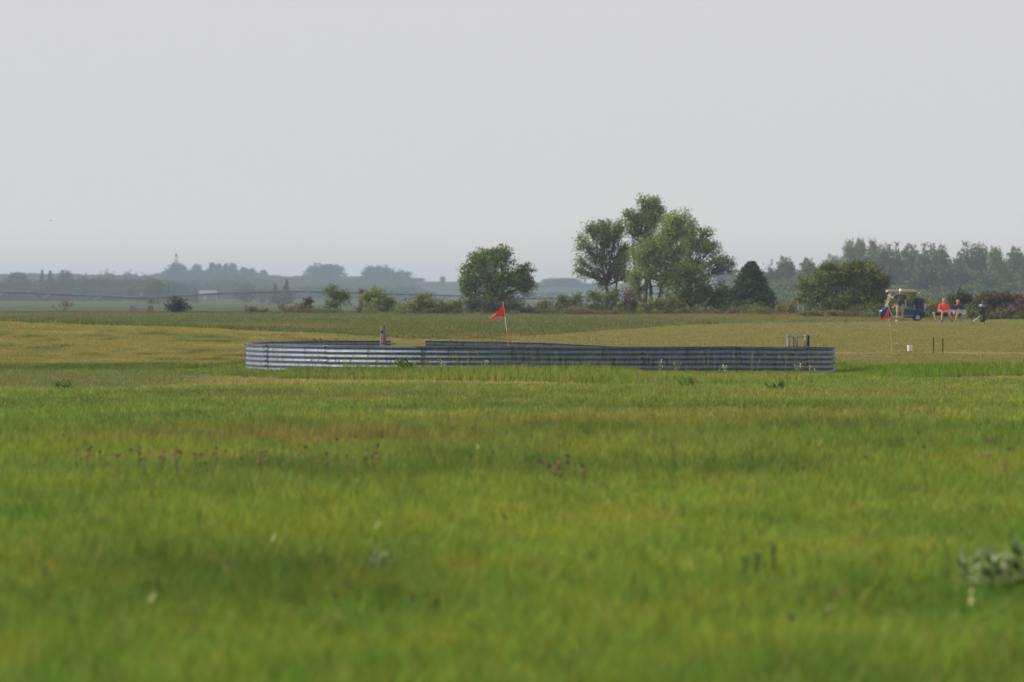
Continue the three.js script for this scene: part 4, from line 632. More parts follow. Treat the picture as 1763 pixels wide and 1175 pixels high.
// ---------------------------------------------------------------- golf cart
const CART = { u: 1551.75, d: 274 }, sC = F / CART.d;
const cream = mat(0.52, 0.45, 0.33, 0.5), blue = mat(0.012, 0.035, 0.13, 0.6, { specularIntensity: 0.5 }), black = mat(0.014, 0.014, 0.016, 0.7), rubber = mat(0.018, 0.018, 0.018, 0.9), silver = mat(0.50, 0.50, 0.50, 0.4, { metalness: 0.4 }), white = mat(0.62, 0.62, 0.63, 0.5), benchPaint = mat(0.44, 0.46, 0.50, 0.6), greyCloth = mat(0.10, 0.10, 0.11, 0.9);
const cartX = px(CART.u, CART.d), cartY = ground(cartX, CART.d);
{
  const t = thing('golf_cart', 'blue golf cart with cream roof and white wheels parked before the hedge', 'golf cart', [cartX, cartY, -CART.d]);
  const side = (pts, w, z = 0, bevel = 0.02) => { const sh = new THREE.Shape(); sh.moveTo(...pts[0]); for (const p of pts.slice(1)) p.length === 2 ? sh.lineTo(...p) : sh.quadraticCurveTo(...p); return new THREE.ExtrudeGeometry(sh, { depth: w - 2 * bevel, bevelEnabled: true, bevelSize: bevel, bevelThickness: bevel, bevelSegments: 3, curveSegments: 14 }).translate(0, 0, z - w / 2 + bevel); };
  const arch = (cx, r, y0) => { const a = []; for (let i = 0; i <= 12; i++) { const q = Math.PI * i / 12; a.push([cx + r * Math.cos(q), y0 + r * Math.sin(q)]); } return a; };
  part('front_cowl', side([[-1.13, 0.34], [-1.16, 0.50], [-1.10, 0.62, -0.98, 0.66], [-0.86, 0.76], [-0.72, 0.80], [-0.60, 0.30], [-0.62, 0.22], ...arch(-0.89, 0.27, 0.20).filter((p) => p[0] < -0.63)], 1.16), blue, t);
  part('rear_body', side([[0.08, 0.24], [0.08, 0.60], [0.16, 0.63], [0.62, 0.60], [0.80, 0.68, 1.02, 0.66], [1.22, 0.60, 1.30, 0.42], [1.28, 0.26], [1.20, 0.22], ...arch(0.89, 0.29, 0.20)], 1.18), blue, t);
  part('floor', box(0.95, 0.07, 1.12, -0.22, 0.24, 0, 0.02), silver, t);
  part('side_trim', box(0.62, 0.035, 0.02, 0.33, 0.30, 0.598, 0.006), mat(0.25, 0.27, 0.30, 0.4), t);
  part('seat', box(0.52, 0.13, 1.06, 0.36, 0.70, 0, 0.05), mat(0.10, 0.095, 0.085, 0.6), t);
  part('seat_back', box(0.10, 0.36, 1.04, 0, 0, 0, 0.045).rotateZ(-0.18).translate(0.62, 0.95, 0), black, t);
  for (const z of [-0.5, 0.5]) part('armrest', tube([[0.64, 0.70, z], [0.60, 0.92, z], [0.50, 0.96, z], [0.34, 0.93, z]], 0.018, 18, 8), darkIron, t);
  const roof = part('roof', side([[-0.80, 1.655], [-0.79, 1.69], [-0.74, 1.73, -0.55, 1.738], [0.60, 1.745], [0.74, 1.73, 0.84, 1.665], [0.82, 1.645], [-0.78, 1.645]], 1.16, 0, 0.02), mat(0.46, 0.41, 0.32, 0.6), t);
  part('roof_trim', box(1.56, 0.025, 1.14, 0.02, 1.632, 0, 0.01), mat(0.10, 0.09, 0.07, 0.7), roof);
  for (const z of [-0.52, 0.52]) {
    part('windshield_strut', tube([[-0.60, 1.61, z], [-0.64, 1.45, z], [-0.70, 1.28, z], [-0.72, 1.12, z], [-0.80, 0.95, z], [-0.84, 0.80, z]], 0.022, 30, 8), mat(0.55, 0.53, 0.48, 0.45, { metalness: 0.2 }), t);
    part('rear_strut', tube([[0.70, 1.60, z], [0.68, 1.30, z], [0.66, 1.0, z], [0.58, 0.64, z]], 0.012, 24, 8), darkIron, t);
    part('floor_frame', tube([[-0.80, 0.98, z * 1.14], [-0.70, 0.68, z * 1.14], [-0.60, 0.40, z * 1.14], [-0.50, 0.22, z * 1.14]], 0.024, 24, 8), silver, t);
    part('bag_bracket', tube([[0.48, 0.62, z * 0.8], [0.66, 1.06, z * 0.8], [0.80, 1.02, z * 0.8], [0.92, 0.64, z * 0.8]], 0.022, 24, 8), black, t);
  }
  part('steering_column', rod([-0.60, 0.66, 0.22], [-0.20, 1.02, 0.22], 0.026), cream, t);
  part('steering_wheel', new THREE.TorusGeometry(0.17, 0.016, 10, 30).rotateY(Math.PI / 2).rotateZ(0.75).translate(-0.18, 1.035, 0.22), black, t);
  part('dashboard', side([[-0.76, 0.78], [-0.56, 0.74], [-0.54, 0.66], [-0.70, 0.60]], 1.08, 0, 0.015), black, t);
  part('bumper', box(0.07, 0.12, 1.08, -1.17, 0.36, 0, 0.03), black, t);
  for (const z of [-0.36, 0.36]) part('headlight', ball(0.035, 0.055, 0.085, -1.13, 0.56, z), mat(0.65, 0.65, 0.65, 0.15), t);
  for (const [x, z, r] of [[-0.89, 0.50, 0.205], [-0.89, -0.50, 0.205], [0.89, 0.50, 0.225], [0.89, -0.50, 0.225]]) {
    const f = z > 0 ? 1 : -1, prof = [[0.115, -0.085], [r - 0.03, -0.09], [r - 0.006, -0.07], [r, -0.03], [r, 0.03], [r - 0.006, 0.07], [r - 0.03, 0.09], [0.115, 0.085]];
    const w = part('wheel', new THREE.LatheGeometry(prof.map((p) => new THREE.Vector2(...p)), 30).rotateX(Math.PI / 2).translate(x, r, z), rubber, t);
    part('rim', new THREE.LatheGeometry([[0, 0.055], [0.040, 0.058], [0.045, 0.035], [0.095, 0.030], [0.118, 0.065], [0.128, 0.075], [0.132, 0.06], [0.12, -0.02], [0, -0.02]].map((p) => new THREE.Vector2(p[0], p[1] * f)), 28).rotateX(Math.PI / 2).translate(x, r, z), white, w);
    for (let k = 0; k < 5; k++) { const a = k * 1.2566; part('slot', ball(0.016, 0.016, 0.004, x + 0.07 * Math.cos(a), r + 0.07 * Math.sin(a), z + f * 0.034, 8), black, w); }
    part('hub_cap', new THREE.CylinderGeometry(0.038, 0.042, 0.02, 16).rotateX(Math.PI / 2).translate(x, r, z + f * 0.062), mat(0.20, 0.20, 0.21, 0.4), w);
  }
}
function golfBag(name, label, group, pos, lean, h, colour, heads, seed, r = 0.15) {
  const t = thing(name, label, 'golf bag', pos, 0, group), rr = rngOf(seed);
  const geo = new THREE.LatheGeometry([[0, 0], [r * 0.92, 0], [r * 0.98, 0.03], [r * 0.90, 0.2], [r * 0.86, h * 0.5], [r * 0.95, h * 0.86], [r * 1.10, h * 0.93], [r * 1.10, h], [r * 0.98, h], [r * 0.9, h * 0.93], [0, h * 0.92]].map((p) => new THREE.Vector2(...p)), 22);
  const tilt = (g) => g.rotateZ(lean[0]).rotateX(lean[1]);
  const shell = part('bag_body', tilt(geo), colour, t);
  part('pocket', tilt(box(0.16, h * 0.34, 0.11, 0.03, h * 0.30, r * 0.95, 0.035)), colour, shell);
  part('pocket', tilt(box(0.11, h * 0.22, 0.16, -r * 0.95, h * 0.62, 0.02, 0.035)), colour, shell);
  part('collar', tilt(new THREE.TorusGeometry(r * 1.08, 0.014, 8, 24).rotateX(Math.PI / 2).translate(0, h * 0.985, 0)), mat(0.12, 0.12, 0.13, 0.7), shell);
  part('strap', tilt(tube([[r * 0.9, h * 0.88, 0.02], [r * 1.7, h * 0.70, 0.05], [r * 1.6, h * 0.45, 0.05], [r * 0.9, h * 0.30, 0.02]], 0.018, 22, 6)), mat(0.06, 0.06, 0.065, 0.9), t);
  for (const [kind, x, z, top] of heads) {
    const tip = [x * 1.5, h + top, z * 1.5], g = part('club_shaft', tilt(rod([x, h * 0.6, z], tip, 0.006)), silver, t);
    if (kind === 'cover') part('club_head', tilt(ball(0.05, 0.075, 0.055, tip[0], tip[1] + 0.02, tip[2])), greyCloth, g);
    else if (kind === 'white') part('club_head', tilt(ball(0.062, 0.05, 0.07, tip[0] + 0.02, tip[1], tip[2])), mat(0.70, 0.72, 0.72, 0.25, { clearcoat: 0.6 }), g);
    else if (kind === 'wood') part('club_head', tilt(ball(0.055, 0.036, 0.05, tip[0] - 0.02, tip[1], tip[2])), black, g);
    else part('club_head', tilt(box(0.075, 0.048, 0.02, tip[0] + 0.025, tip[1] + 0.01, tip[2], 0.008).rotateY(0)), silver, g);
  }
  return t;
}
{
  const z = -CART.d, BG = 'golf bags on the back of the cart';
  golfBag('golf_bag', 'black golf bag with a big white club head, strapped on the cart nearest the viewer', BG, [cartX + 0.94, cartY + 0.50, z + 0.22], [0.06, -0.02], 0.80, black, [['white', 0.05, 0.04, 0.24], ['wood', -0.06, 0.02, 0.22], ['iron', 0.09, -0.03, 0.14], ['iron', 0.0, 0.07, 0.12], ['iron', -0.03, -0.06, 0.16], ['iron', 0.10, 0.05, 0.08]], 71);
  golfBag('golf_bag', 'black golf bag on the far side of the cart with dark covered clubs', BG, [cartX + 1.12, cartY + 0.50, z - 0.20], [-0.05, -0.02], 0.78, black, [['cover', -0.05, 0.02, 0.20], ['iron', 0.04, 0.0, 0.14], ['wood', 0.08, 0.04, 0.18]], 72);
  const tw = cloth([[0, 0, 0], [0.14, 0, 0.0], [0.05, -0.52, 0.03]], (u, v) => [0.02 * Math.sin(u * 6), 0, 0.03 * Math.sin(u * 5 + v * 6)], 12);
  single('towel', 'white golf towel hanging from the bags at the back of the cart', 'towel', tw.translate(cartX + 1.25, cartY + 0.98, z + 0.30), new THREE.MeshPhysicalMaterial({ color: lin(0.42, 0.44, 0.47), roughness: 0.95, side: THREE.DoubleSide }));
}

// ---------------------------------------------------------------- bench and push cart
const BD = 264, benchX = px(1640.5, BD), sB = F / BD;
{
  const y = ground(benchX, BD), t = thing('park_bench', 'low white slatted bench beside the golf cart with two people on it', 'bench', [benchX, y, -BD - 0.1]);
  const board = (yy, z, h, dpt) => box(1.54, h, dpt, 0, yy, z, 0.008);
  part('back_slat', board(0.625, -0.26, 0.125, 0.035).rotateX(-0.03), benchPaint, t); part('back_slat', board(0.485, -0.245, 0.125, 0.035).rotateX(-0.03), benchPaint, t);
  for (const z of [-0.14, 0.0, 0.14]) part('seat_slat', board(0.31, z, 0.035, 0.125), benchPaint, t);
  const leg = mat(0.42, 0.42, 0.43, 0.7);
  for (const x of [-0.52, 0.52]) for (const z of [-0.18, 0.14]) part('leg', box(0.075, 0.30, 0.06, x, 0.142, z, 0.01), leg, t);
  for (const x of [-0.52, 0.52]) { part('back_post', box(0.06, 0.42, 0.04, x, 0.50, -0.30, 0.008).rotateX(-0.02), leg, t); part('crosspiece', box(0.06, 0.05, 0.42, x, 0.265, -0.02, 0.008), leg, t); }
}
{
  const d = 249, x = px(1686, d), y = ground(x, d), s = F / d, t = thing('push_cart', 'folding golf push cart with pale strut and two wheels standing before the brush', 'push cart', [x, y, -d]), X = (u) => (u - 1686) / s, Y = (v) => py(v, d) - y;
  part('strut', [rod([X(1676), 0.15, 0.30], [X(1688), Y(544), 0.08], 0.019), rod([X(1676), 0.15, 0.30], [X(1680), Y(549.5), 0.2], 0.026)], mat(0.62, 0.60, 0.60, 0.5), t);
  part('strut', rod([X(1697), 0.15, -0.15], [X(1688.5), Y(544), 0.02], 0.020), mat(0.16, 0.16, 0.17, 0.5), t);
  part('spine', rod([X(1694), 0.12, 0.05], [X(1684), Y(529), 0.02], 0.022), black, t);
  part('handle', tube([[X(1684), Y(529), 0.02], [X(1679), Y(527), 0.05], [X(1675), Y(529), 0.1], [X(1674), Y(530.5), 0.12]], 0.017, 20, 8), black, t);
  part('bag_rest', box(0.24, 0.04, 0.2, X(1692), 0.13, 0.06, 0.015), black, t);
  for (const [u, z] of [[1675, 0.32], [1697.5, -0.16]]) { const w = part('wheel', new THREE.TorusGeometry(0.125, 0.026, 10, 26).rotateY(0.95).translate(X(u), 0.15, z), rubber, t); part('rim', [new THREE.TorusGeometry(0.098, 0.012, 8, 24).rotateY(0.95).translate(X(u), 0.15, z), new THREE.CylinderGeometry(0.03, 0.03, 0.05, 12).rotateX(Math.PI / 2).rotateY(0.95).translate(X(u), 0.15, z)], mat(0.55, 0.55, 0.55, 0.5), w); for (let k = 0; k < 3; k++) part('spoke', box(0.19, 0.014, 0.014, 0, 0, 0, 0.004).rotateZ(k * 1.047).rotateY(0.95).translate(X(u), 0.15, z), mat(0.55, 0.55, 0.55, 0.5), w); }
  golfBag('golf_bag', 'black golf bag with grey covered clubs resting on the push cart', 'golf bag on the push cart', [x + X(1692.5), y + 0.16, -d + 0.10], [0.05, 0.03], 0.74, black, [['cover', 0.02, 0.02, 0.20], ['cover', 0.06, -0.02, 0.15], ['iron', -0.04, 0.05, 0.09], ['white', -0.06, 0.03, 0.05], ['iron', -0.08, 0.0, 0.08]], 73);
}

// ---------------------------------------------------------------- people
function surface(min, max, cell, f) { // surface nets over a grid
  const n = [0, 1, 2].map((k) => Math.ceil((max[k] - min[k]) / cell) + 1), [nx, ny, nz] = n, v = new Float32Array(nx * ny * nz), id = new Int32Array(nx * ny * nz).fill(-1), pos = [], idx = [], at = (x, y, z) => x + nx * (y + ny * z);
  for (let z = 0; z < nz; z++) for (let y = 0; y < ny; y++) for (let x = 0; x < nx; x++) v[at(x, y, z)] = f(min[0] + x * cell, min[1] + y * cell, min[2] + z * cell);
  for (let z = 0; z + 1 < nz; z++) for (let y = 0; y + 1 < ny; y++) for (let x = 0; x + 1 < nx; x++) {
    let c = 0, sx = 0, sy = 0, sz = 0, m = 0; const w = []; for (let k = 0; k < 8; k++) { w[k] = v[at(x + (k & 1), y + ((k >> 1) & 1), z + (k >> 2))]; if (w[k] < 0) m |= 1 << k; }
    if (m === 0 || m === 255) continue;
    for (let a = 0; a < 8; a++) for (const q of [1, 2, 4]) { if (a & q) continue; const b = a | q; if ((w[a] < 0) === (w[b] < 0)) continue; const t = w[a] / (w[a] - w[b]); sx += (a & 1) + (q === 1 ? t : 0); sy += ((a >> 1) & 1) + (q === 2 ? t : 0); sz += (a >> 2) + (q === 4 ? t : 0); c++; }
    id[at(x, y, z)] = pos.length / 3; pos.push(min[0] + (x + sx / c) * cell, min[1] + (y + sy / c) * cell, min[2] + (z + sz / c) * cell);
  }
  const quad = (a, b, c, d, flip) => { if (a < 0 || b < 0 || c < 0 || d < 0) return; flip ? idx.push(a, c, b, a, d, c) : idx.push(a, b, c, a, c, d); };
  for (let z = 1; z + 1 < nz; z++) for (let y = 1; y + 1 < ny; y++) for (let x = 1; x + 1 < nx; x++) {
    const s = v[at(x, y, z)] < 0;
    if (s !== v[at(x + 1, y, z)] < 0) quad(id[at(x, y - 1, z - 1)], id[at(x, y, z - 1)], id[at(x, y, z)], id[at(x, y - 1, z)], !s);
    if (s !== v[at(x, y + 1, z)] < 0) quad(id[at(x - 1, y, z - 1)], id[at(x - 1, y, z)], id[at(x, y, z)], id[at(x, y, z - 1)], !s);
    if (s !== v[at(x, y, z + 1)] < 0) quad(id[at(x - 1, y - 1, z)], id[at(x, y - 1, z)], id[at(x, y, z)], id[at(x - 1, y, z)], !s);
  }
  const e = cell * 0.5, nor = []; for (let k = 0; k < pos.length; k += 3) { const [x, y, z] = [pos[k], pos[k + 1], pos[k + 2]], g = V(f(x + e, y, z) - f(x - e, y, z), f(x, y + e, z) - f(x, y - e, z), f(x, y, z + e) - f(x, y, z - e)).normalize(); nor.push(g.x, g.y, g.z); }
  const g = new THREE.BufferGeometry(); g.setAttribute('position', new THREE.Float32BufferAttribute(pos, 3)); g.setAttribute('normal', new THREE.Float32BufferAttribute(nor, 3)); g.setIndex(idx); return g;
}
const smin = (a, b, k) => { const h = Math.max(0, k - Math.abs(a - b)) / k; return Math.min(a, b) - h * h * k * 0.25; };
function capsule(x, y, z, a, b, ra, rb, zs = 1) { const dx = b[0] - a[0], dy = b[1] - a[1], dz = (b[2] - a[2]) / zs, qx = x - a[0], qy = y - a[1], qz = (z - a[2]) / zs, t = clamp((qx * dx + qy * dy + qz * dz) / (dx * dx + dy * dy + dz * dz + 1e-9)); return Math.hypot(qx - dx * t, qy - dy * t, qz - dz * t) - (ra + (rb - ra) * t); }
const ell = (x, y, z, c, r) => { const q = Math.hypot((x - c[0]) / r[0], (y - c[1]) / r[1], (z - c[2]) / r[2]); return (q - 1) * Math.min(...r); };
function field(bones, k, cut) { return (x, y, z) => { let v = 9; for (const b of bones) { const w = capsule(x, y, z, b[0], b[1], b[2], b[3], b[4] ?? 1); v = v > 8 ? w : smin(v, w, k); } return cut ? Math.max(v, cut(x, y, z)) : v; }; }
function boundsOf(bones, pad) { const lo = [9, 9, 9], hi = [-9, -9, -9]; for (const b of bones) for (const [p, r] of [[b[0], b[2]], [b[1], b[3]]]) for (let k = 0; k < 3; k++) { lo[k] = Math.min(lo[k], p[k] - r - pad); hi[k] = Math.max(hi[k], p[k] + r + pad); } return [lo, hi]; }
const skinMat = mat(0.46, 0.25, 0.175, 0.6, { sheen: 0.2 });
function headField(x, y, z) { // chin at -0.115, crown at 0.115; faces +z
  let v = ell(x, y, z, [0, 0.025, -0.012], [0.076, 0.092, 0.095]); v = smin(v, ell(x, y, z, [0, -0.055, 0.025], [0.056, 0.060, 0.062]), 0.04);
  v = smin(v, capsule(x, y, z, [0, 0.018, 0.082], [0, -0.022, 0.098], 0.009, 0.014), 0.018);
  for (const s of [-1, 1]) { v = Math.max(v, -(ell(x, y, z, [s * 0.031, 0.012, 0.094], [0.018, 0.011, 0.014]))); v = smin(v, ell(x, y, z, [s * 0.031, 0.010, 0.078], [0.012, 0.009, 0.012]), 0.004); v = smin(v, capsule(x, y, z, [s * 0.012, 0.030, 0.082], [s * 0.048, 0.032, 0.066], 0.008, 0.007), 0.012); v = smin(v, ell(x, y, z, [s * 0.080, 0.0, -0.012], [0.011, 0.031, 0.019]), 0.01); }
  v = Math.max(v, -ell(x, y, z, [0, -0.058, 0.090], [0.024, 0.0035, 0.012])); v = smin(v, capsule(x, y, z, [-0.018, -0.053, 0.080], [0.018, -0.053, 0.080], 0.005, 0.005), 0.006); v = smin(v, capsule(x, y, z, [-0.014, -0.064, 0.079], [0.014, -0.064, 0.079], 0.006, 0.006), 0.006);
  return v;
}
const headGeo = surface([-0.11, -0.14, -0.13], [0.11, 0.14, 0.14], 0.005, headField);
function handGeo(curl, mirror) { // wrist at the origin, fingers down -y, palm to +z, thumb at +x (or -x)
  const bones = [[[0, 0.02, 0], [0, -0.02, 0], 0.024, 0.026, 0.75], [[-0.022, -0.045, 0], [0.022, -0.040, 0], 0.024, 0.024, 0.55], [[-0.026, -0.080, 0], [0.026, -0.080, 0], 0.016, 0.016, 0.8]];
  const fingers = [];
  [[-0.030, 0.062, 0.0075], [-0.010, 0.076, 0.0082], [0.011, 0.082, 0.0085], [0.031, 0.074, 0.0082]].forEach(([x, L, r], i) => { let p = [x, -0.085, 0], a = curl * 0.35; for (const f of [0.45, 0.30, 0.25]) { const q = [p[0] + (x * 0.10) * f, p[1] - Math.cos(a) * L * f, p[2] + Math.sin(a) * L * f]; fingers.push([p, q, r * 1.08, r * 0.98]); p = q; a += curl * 0.95; } });
  let p = [0.024, -0.022, 0.006]; for (const q of [[0.046, -0.050, 0.018], [0.054, -0.076, 0.030 + 0.012 * curl], [0.050 - 0.01 * curl, -0.098, 0.036 + 0.02 * curl]]) { fingers.push([p, q, 0.013, 0.0095]); p = q; }
  const fb = field(bones, 0.02), f = (x, y, z) => { let v = fb(x, y, z); for (const b of fingers) v = smin(v, capsule(x, y, z, b[0], b[1], b[2], b[3]), 0.005); return v; };
  const [lo, hi] = boundsOf([...bones, ...fingers], 0.012), g = surface(lo, hi, 0.004, f); if (mirror) { g.scale(-1, 1, 1); const q = g.index.array; for (let i = 0; i < q.length; i += 3) { const s = q[i]; q[i] = q[i + 1]; q[i + 1] = s; } } return g;
}
const hands = {}; const handOf = (curl, mirror) => (hands[`${curl}${mirror}`] ??= handGeo(curl, mirror)).clone();
function aim(g, wrist, along, palm) { const y = V(...along).normalize().negate(), z0 = V(...palm), x = y.clone().cross(z0).normalize(), z = x.clone().cross(y); return g.applyMatrix4(new THREE.Matrix4().makeBasis(x, y, z).setPosition(V(...wrist))); }
function person(label, pos, turn, P) {
  const t = thing('person', label, 'person', pos, turn, P.group);
  const { pelvis: pe, chest: ch, neck: nk, head: hd, sh, el, wr, hip, knee, ank } = P, k = P.build ?? 1, b = [];
  const torso = (g) => [[[pe[0] - 0.085, pe[1], pe[2]], [pe[0] + 0.085, pe[1], pe[2]], 0.115 * k + g, 0.115 * k + g, 0.85], [[pe[0], pe[1] + 0.02, pe[2]], [mix(pe[0], ch[0], 0.55), mix(pe[1], ch[1], 0.5), mix(pe[2], ch[2], 0.5) + (P.belly ?? 0)], 0.135 * k + g, 0.135 * k + (P.belly ?? 0) * 0.7 + g, 0.82], [[mix(pe[0], ch[0], 0.55), mix(pe[1], ch[1], 0.5), mix(pe[2], ch[2], 0.5) + (P.belly ?? 0)], ch, 0.135 * k + (P.belly ?? 0) * 0.7 + g, 0.145 * k + g, 0.78], [[ch[0] - 0.08, ch[1] + 0.03, ch[2]], [ch[0] + 0.08, ch[1] + 0.03, ch[2]], 0.115 * k + g, 0.115 * k + g, 0.8], [[sh[0][0] * 0.93 + ch[0] * 0.07, sh[0][1], sh[0][2]], [sh[1][0] * 0.93 + ch[0] * 0.07, sh[1][1], sh[1][2]], 0.058 + g, 0.058 + g, 0.95], [[ch[0], ch[1] + 0.10, ch[2] - 0.01], nk, 0.085 + g * 0.5, 0.060 + g * 0.4]];
  b.push(...torso(0), [nk, [hd[0], hd[1] - 0.06, hd[2] - 0.01], 0.060, 0.056]);
  for (const i of [0, 1]) b.push([sh[i], el[i], 0.054 * k, 0.041], [el[i], wr[i], 0.042, 0.027], [hip[i], knee[i], 0.088 * k, 0.056], [knee[i], [mix(knee[i][0], ank[i][0], 0.35), mix(knee[i][1], ank[i][1], 0.35), mix(knee[i][2], ank[i][2], 0.35) - 0.012], 0.054, 0.058], [[mix(knee[i][0], ank[i][0], 0.35), mix(knee[i][1], ank[i][1], 0.35), mix(knee[i][2], ank[i][2], 0.35) - 0.012], ank[i], 0.056, 0.036]);
  const geos = [surface(...boundsOf(b, 0.05), 0.015, field(b, 0.04))];
  const hm = new THREE.Matrix4().makeRotationFromEuler(new THREE.Euler(P.nod ?? 0.05, P.look ?? 0, P.tip ?? 0)).setPosition(V(...hd)), place = (g) => g.applyMatrix4(hm);
  geos.push(place(headGeo.clone()));
  for (const i of [0, 1]) if (P.hand[i]) geos.push(aim(handOf(P.hand[i].curl, i === 1), wr[i], P.hand[i].along, P.hand[i].palm));
  const body = part('body', geos, skinMat, t);
  for (const s of [-1, 1]) part('eye', place(ball(0.0095, 0.007, 0.006, s * 0.031, 0.012, 0.0835, 8)), mat(0.03, 0.022, 0.018, 0.3), body);
  // clothes follow the body a little outside it
  const sl = P.sleeve ?? 0.62, shirtB = torso(0.022); for (const i of [0, 1]) shirtB.push([sh[i], [mix(sh[i][0], el[i][0], sl), mix(sh[i][1], el[i][1], sl), mix(sh[i][2], el[i][2], sl)], 0.078 * k, 0.072]);
  const hem = P.hem, up = V(nk[0] - ch[0], nk[1] - ch[1], nk[2] - ch[2]).normalize();
  const shirtF = field(shirtB, 0.035, (x, y, z) => Math.max(hem - y, (x - nk[0]) * up.x + (y - nk[1] + 0.005) * up.y + (z - nk[2]) * up.z));
  const fold = (f, a) => (x, y, z) => f(x, y, z) + a * (noise(x * 13 + 5, y * 9, z * 13) - 0.5);
  const shirt = part('shirt', surface(...boundsOf(shirtB, 0.05), 0.014, fold(shirtF, 0.012)), P.shirtMat, t);
  part('collar', new THREE.TorusGeometry(0.066, 0.016, 8, 20).scale(1, 1, 0.9).rotateX(Math.PI / 2 - 0.25).translate(nk[0], nk[1] + 0.002, nk[2] + 0.004), P.collarMat ?? P.shirtMat, shirt);
  if (P.print) P.print(shirt);
  const shB = [[[pe[0] - 0.085, pe[1], pe[2]], [pe[0] + 0.085, pe[1], pe[2]], 0.128 * k, 0.128 * k, 0.86]]; for (const i of [0, 1]) { const q = P.shortLen ?? 0.9; shB.push([hip[i], [mix(hip[i][0], knee[i][0], q), mix(hip[i][1], knee[i][1], q), mix(hip[i][2], knee[i][2], q)], 0.112 * k, 0.088]); }
  const cutEnd = (x, y, z) => { let v = -9; for (const i of [0, 1]) { const a = V(hip[i][0], hip[i][1], hip[i][2]), u = V(...knee[i]).sub(a), L = u.length(); u.normalize(); const other = V(x - a.x, y - a.y, z - a.z), s = other.dot(u), off = other.addScaledVector(u, -s).length(); if (off < 0.16) v = Math.max(v, s - L * (P.shortLen ?? 0.9)); } return v; };
  part('shorts', surface(...boundsOf(shB, 0.05), 0.014, fold(field(shB, 0.03, cutEnd), 0.012)), P.shortsMat, t);
  for (const i of [0, 1]) {
    const a = ank[i], f = P.foot[i], L = Math.hypot(f[0], f[2]), n = [f[0] / L, 0, f[2] / L], heel = [a[0] - n[0] * 0.055, 0.042 + (P.lift?.[i] ?? 0), a[2] - n[2] * 0.055], toe = [a[0] + n[0] * 0.165, 0.036, a[2] + n[2] * 0.165], mid = [a[0] + n[0] * 0.02, 0.060, a[2] + n[2] * 0.02];
    const sb = [[heel, mid, 0.040, 0.043], [mid, toe, 0.044, 0.034], [heel, toe, 0.036, 0.034]], shoe = part('shoe', surface(...boundsOf(sb, 0.03), 0.008, field(sb, 0.03, (x, y, z) => 0.004 - y)), P.shoeMat[i] ?? P.shoeMat[0], t);
    part('sole', surface(...boundsOf(sb, 0.03), 0.008, (x, y, z) => Math.max(field(sb, 0.03)(x, y, z) - 0.004, Math.abs(y - 0.011) - 0.010)), mat(0.5, 0.5, 0.5, 0.7), shoe);
    const sk = [[[a[0], 0.08, a[2]], [mix(a[0], knee[i][0], P.sock ?? 0.12), mix(a[1], knee[i][1], P.sock ?? 0.12), mix(a[2], knee[i][2], P.sock ?? 0.12)], 0.046, 0.047]]; part('sock', surface(...boundsOf(sk, 0.02), 0.009, field(sk, 0.01)), P.sockMat, t);
  }
  if (P.hair) part('hair', place(surface([-0.13, -0.12, -0.15], [0.13, 0.16, 0.13], 0.006, (x, y, z) => Math.max(headField(x, y, z) - 0.017 - 0.008 * noise(x * 60, y * 40, z * 60), -(y - 0.038 + Math.min(0, z) * 0.85 + (0.012 * noise(x * 70, 3)))))), P.hair, t);
  if (P.cap) { const cap = part('cap', place(surface([-0.13, -0.02, -0.15], [0.13, 0.17, 0.13], 0.006, (x, y, z) => Math.max(ell(x, y, z, [0, 0.035, -0.012], [0.090, 0.108, 0.108]), 0.042 - y))), P.cap, t); part('brim', place(surface([-0.12, 0.0, -0.02], [0.12, 0.09, 0.21], 0.006, (x, y, z) => Math.max(Math.abs(y - 0.050 + (x * x) * 2.2 + (z - 0.07) * 0.22) - 0.0065, ell(x, y, z, [0, 0.05, 0.075], [0.078, 0.2, 0.105]), 0.05 - z))), P.cap, cap); part('cap_button', place(ball(0.008, 0.006, 0.008, 0, 0.143, -0.012, 8)), P.cap, cap); }
  if (P.glove) { const i = P.glove; part('glove', aim(handOf(0.7, i === 1).scale(1.12, 1.04, 1.16), wr[i], P.hand?.[i]?.along ?? [0.05, -1, 0.1], P.hand?.[i]?.palm ?? [-1, 0, 0.2]), white, t); }
  return t;
}
const cottonRed = mat(0.80, 0.060, 0.035, 0.85, { sheen: 0.2 }), charcoal = mat(0.040, 0.042, 0.048, 0.9, { sheen: 0.2 }), tan = mat(0.32, 0.27, 0.21, 0.9), blackCloth = mat(0.016, 0.017, 0.019, 0.9), navy = mat(0.014, 0.022, 0.055, 0.9), paleCloth = mat(0.46, 0.49, 0.53, 0.9), darkGreen = mat(0.020, 0.028, 0.028, 0.9);
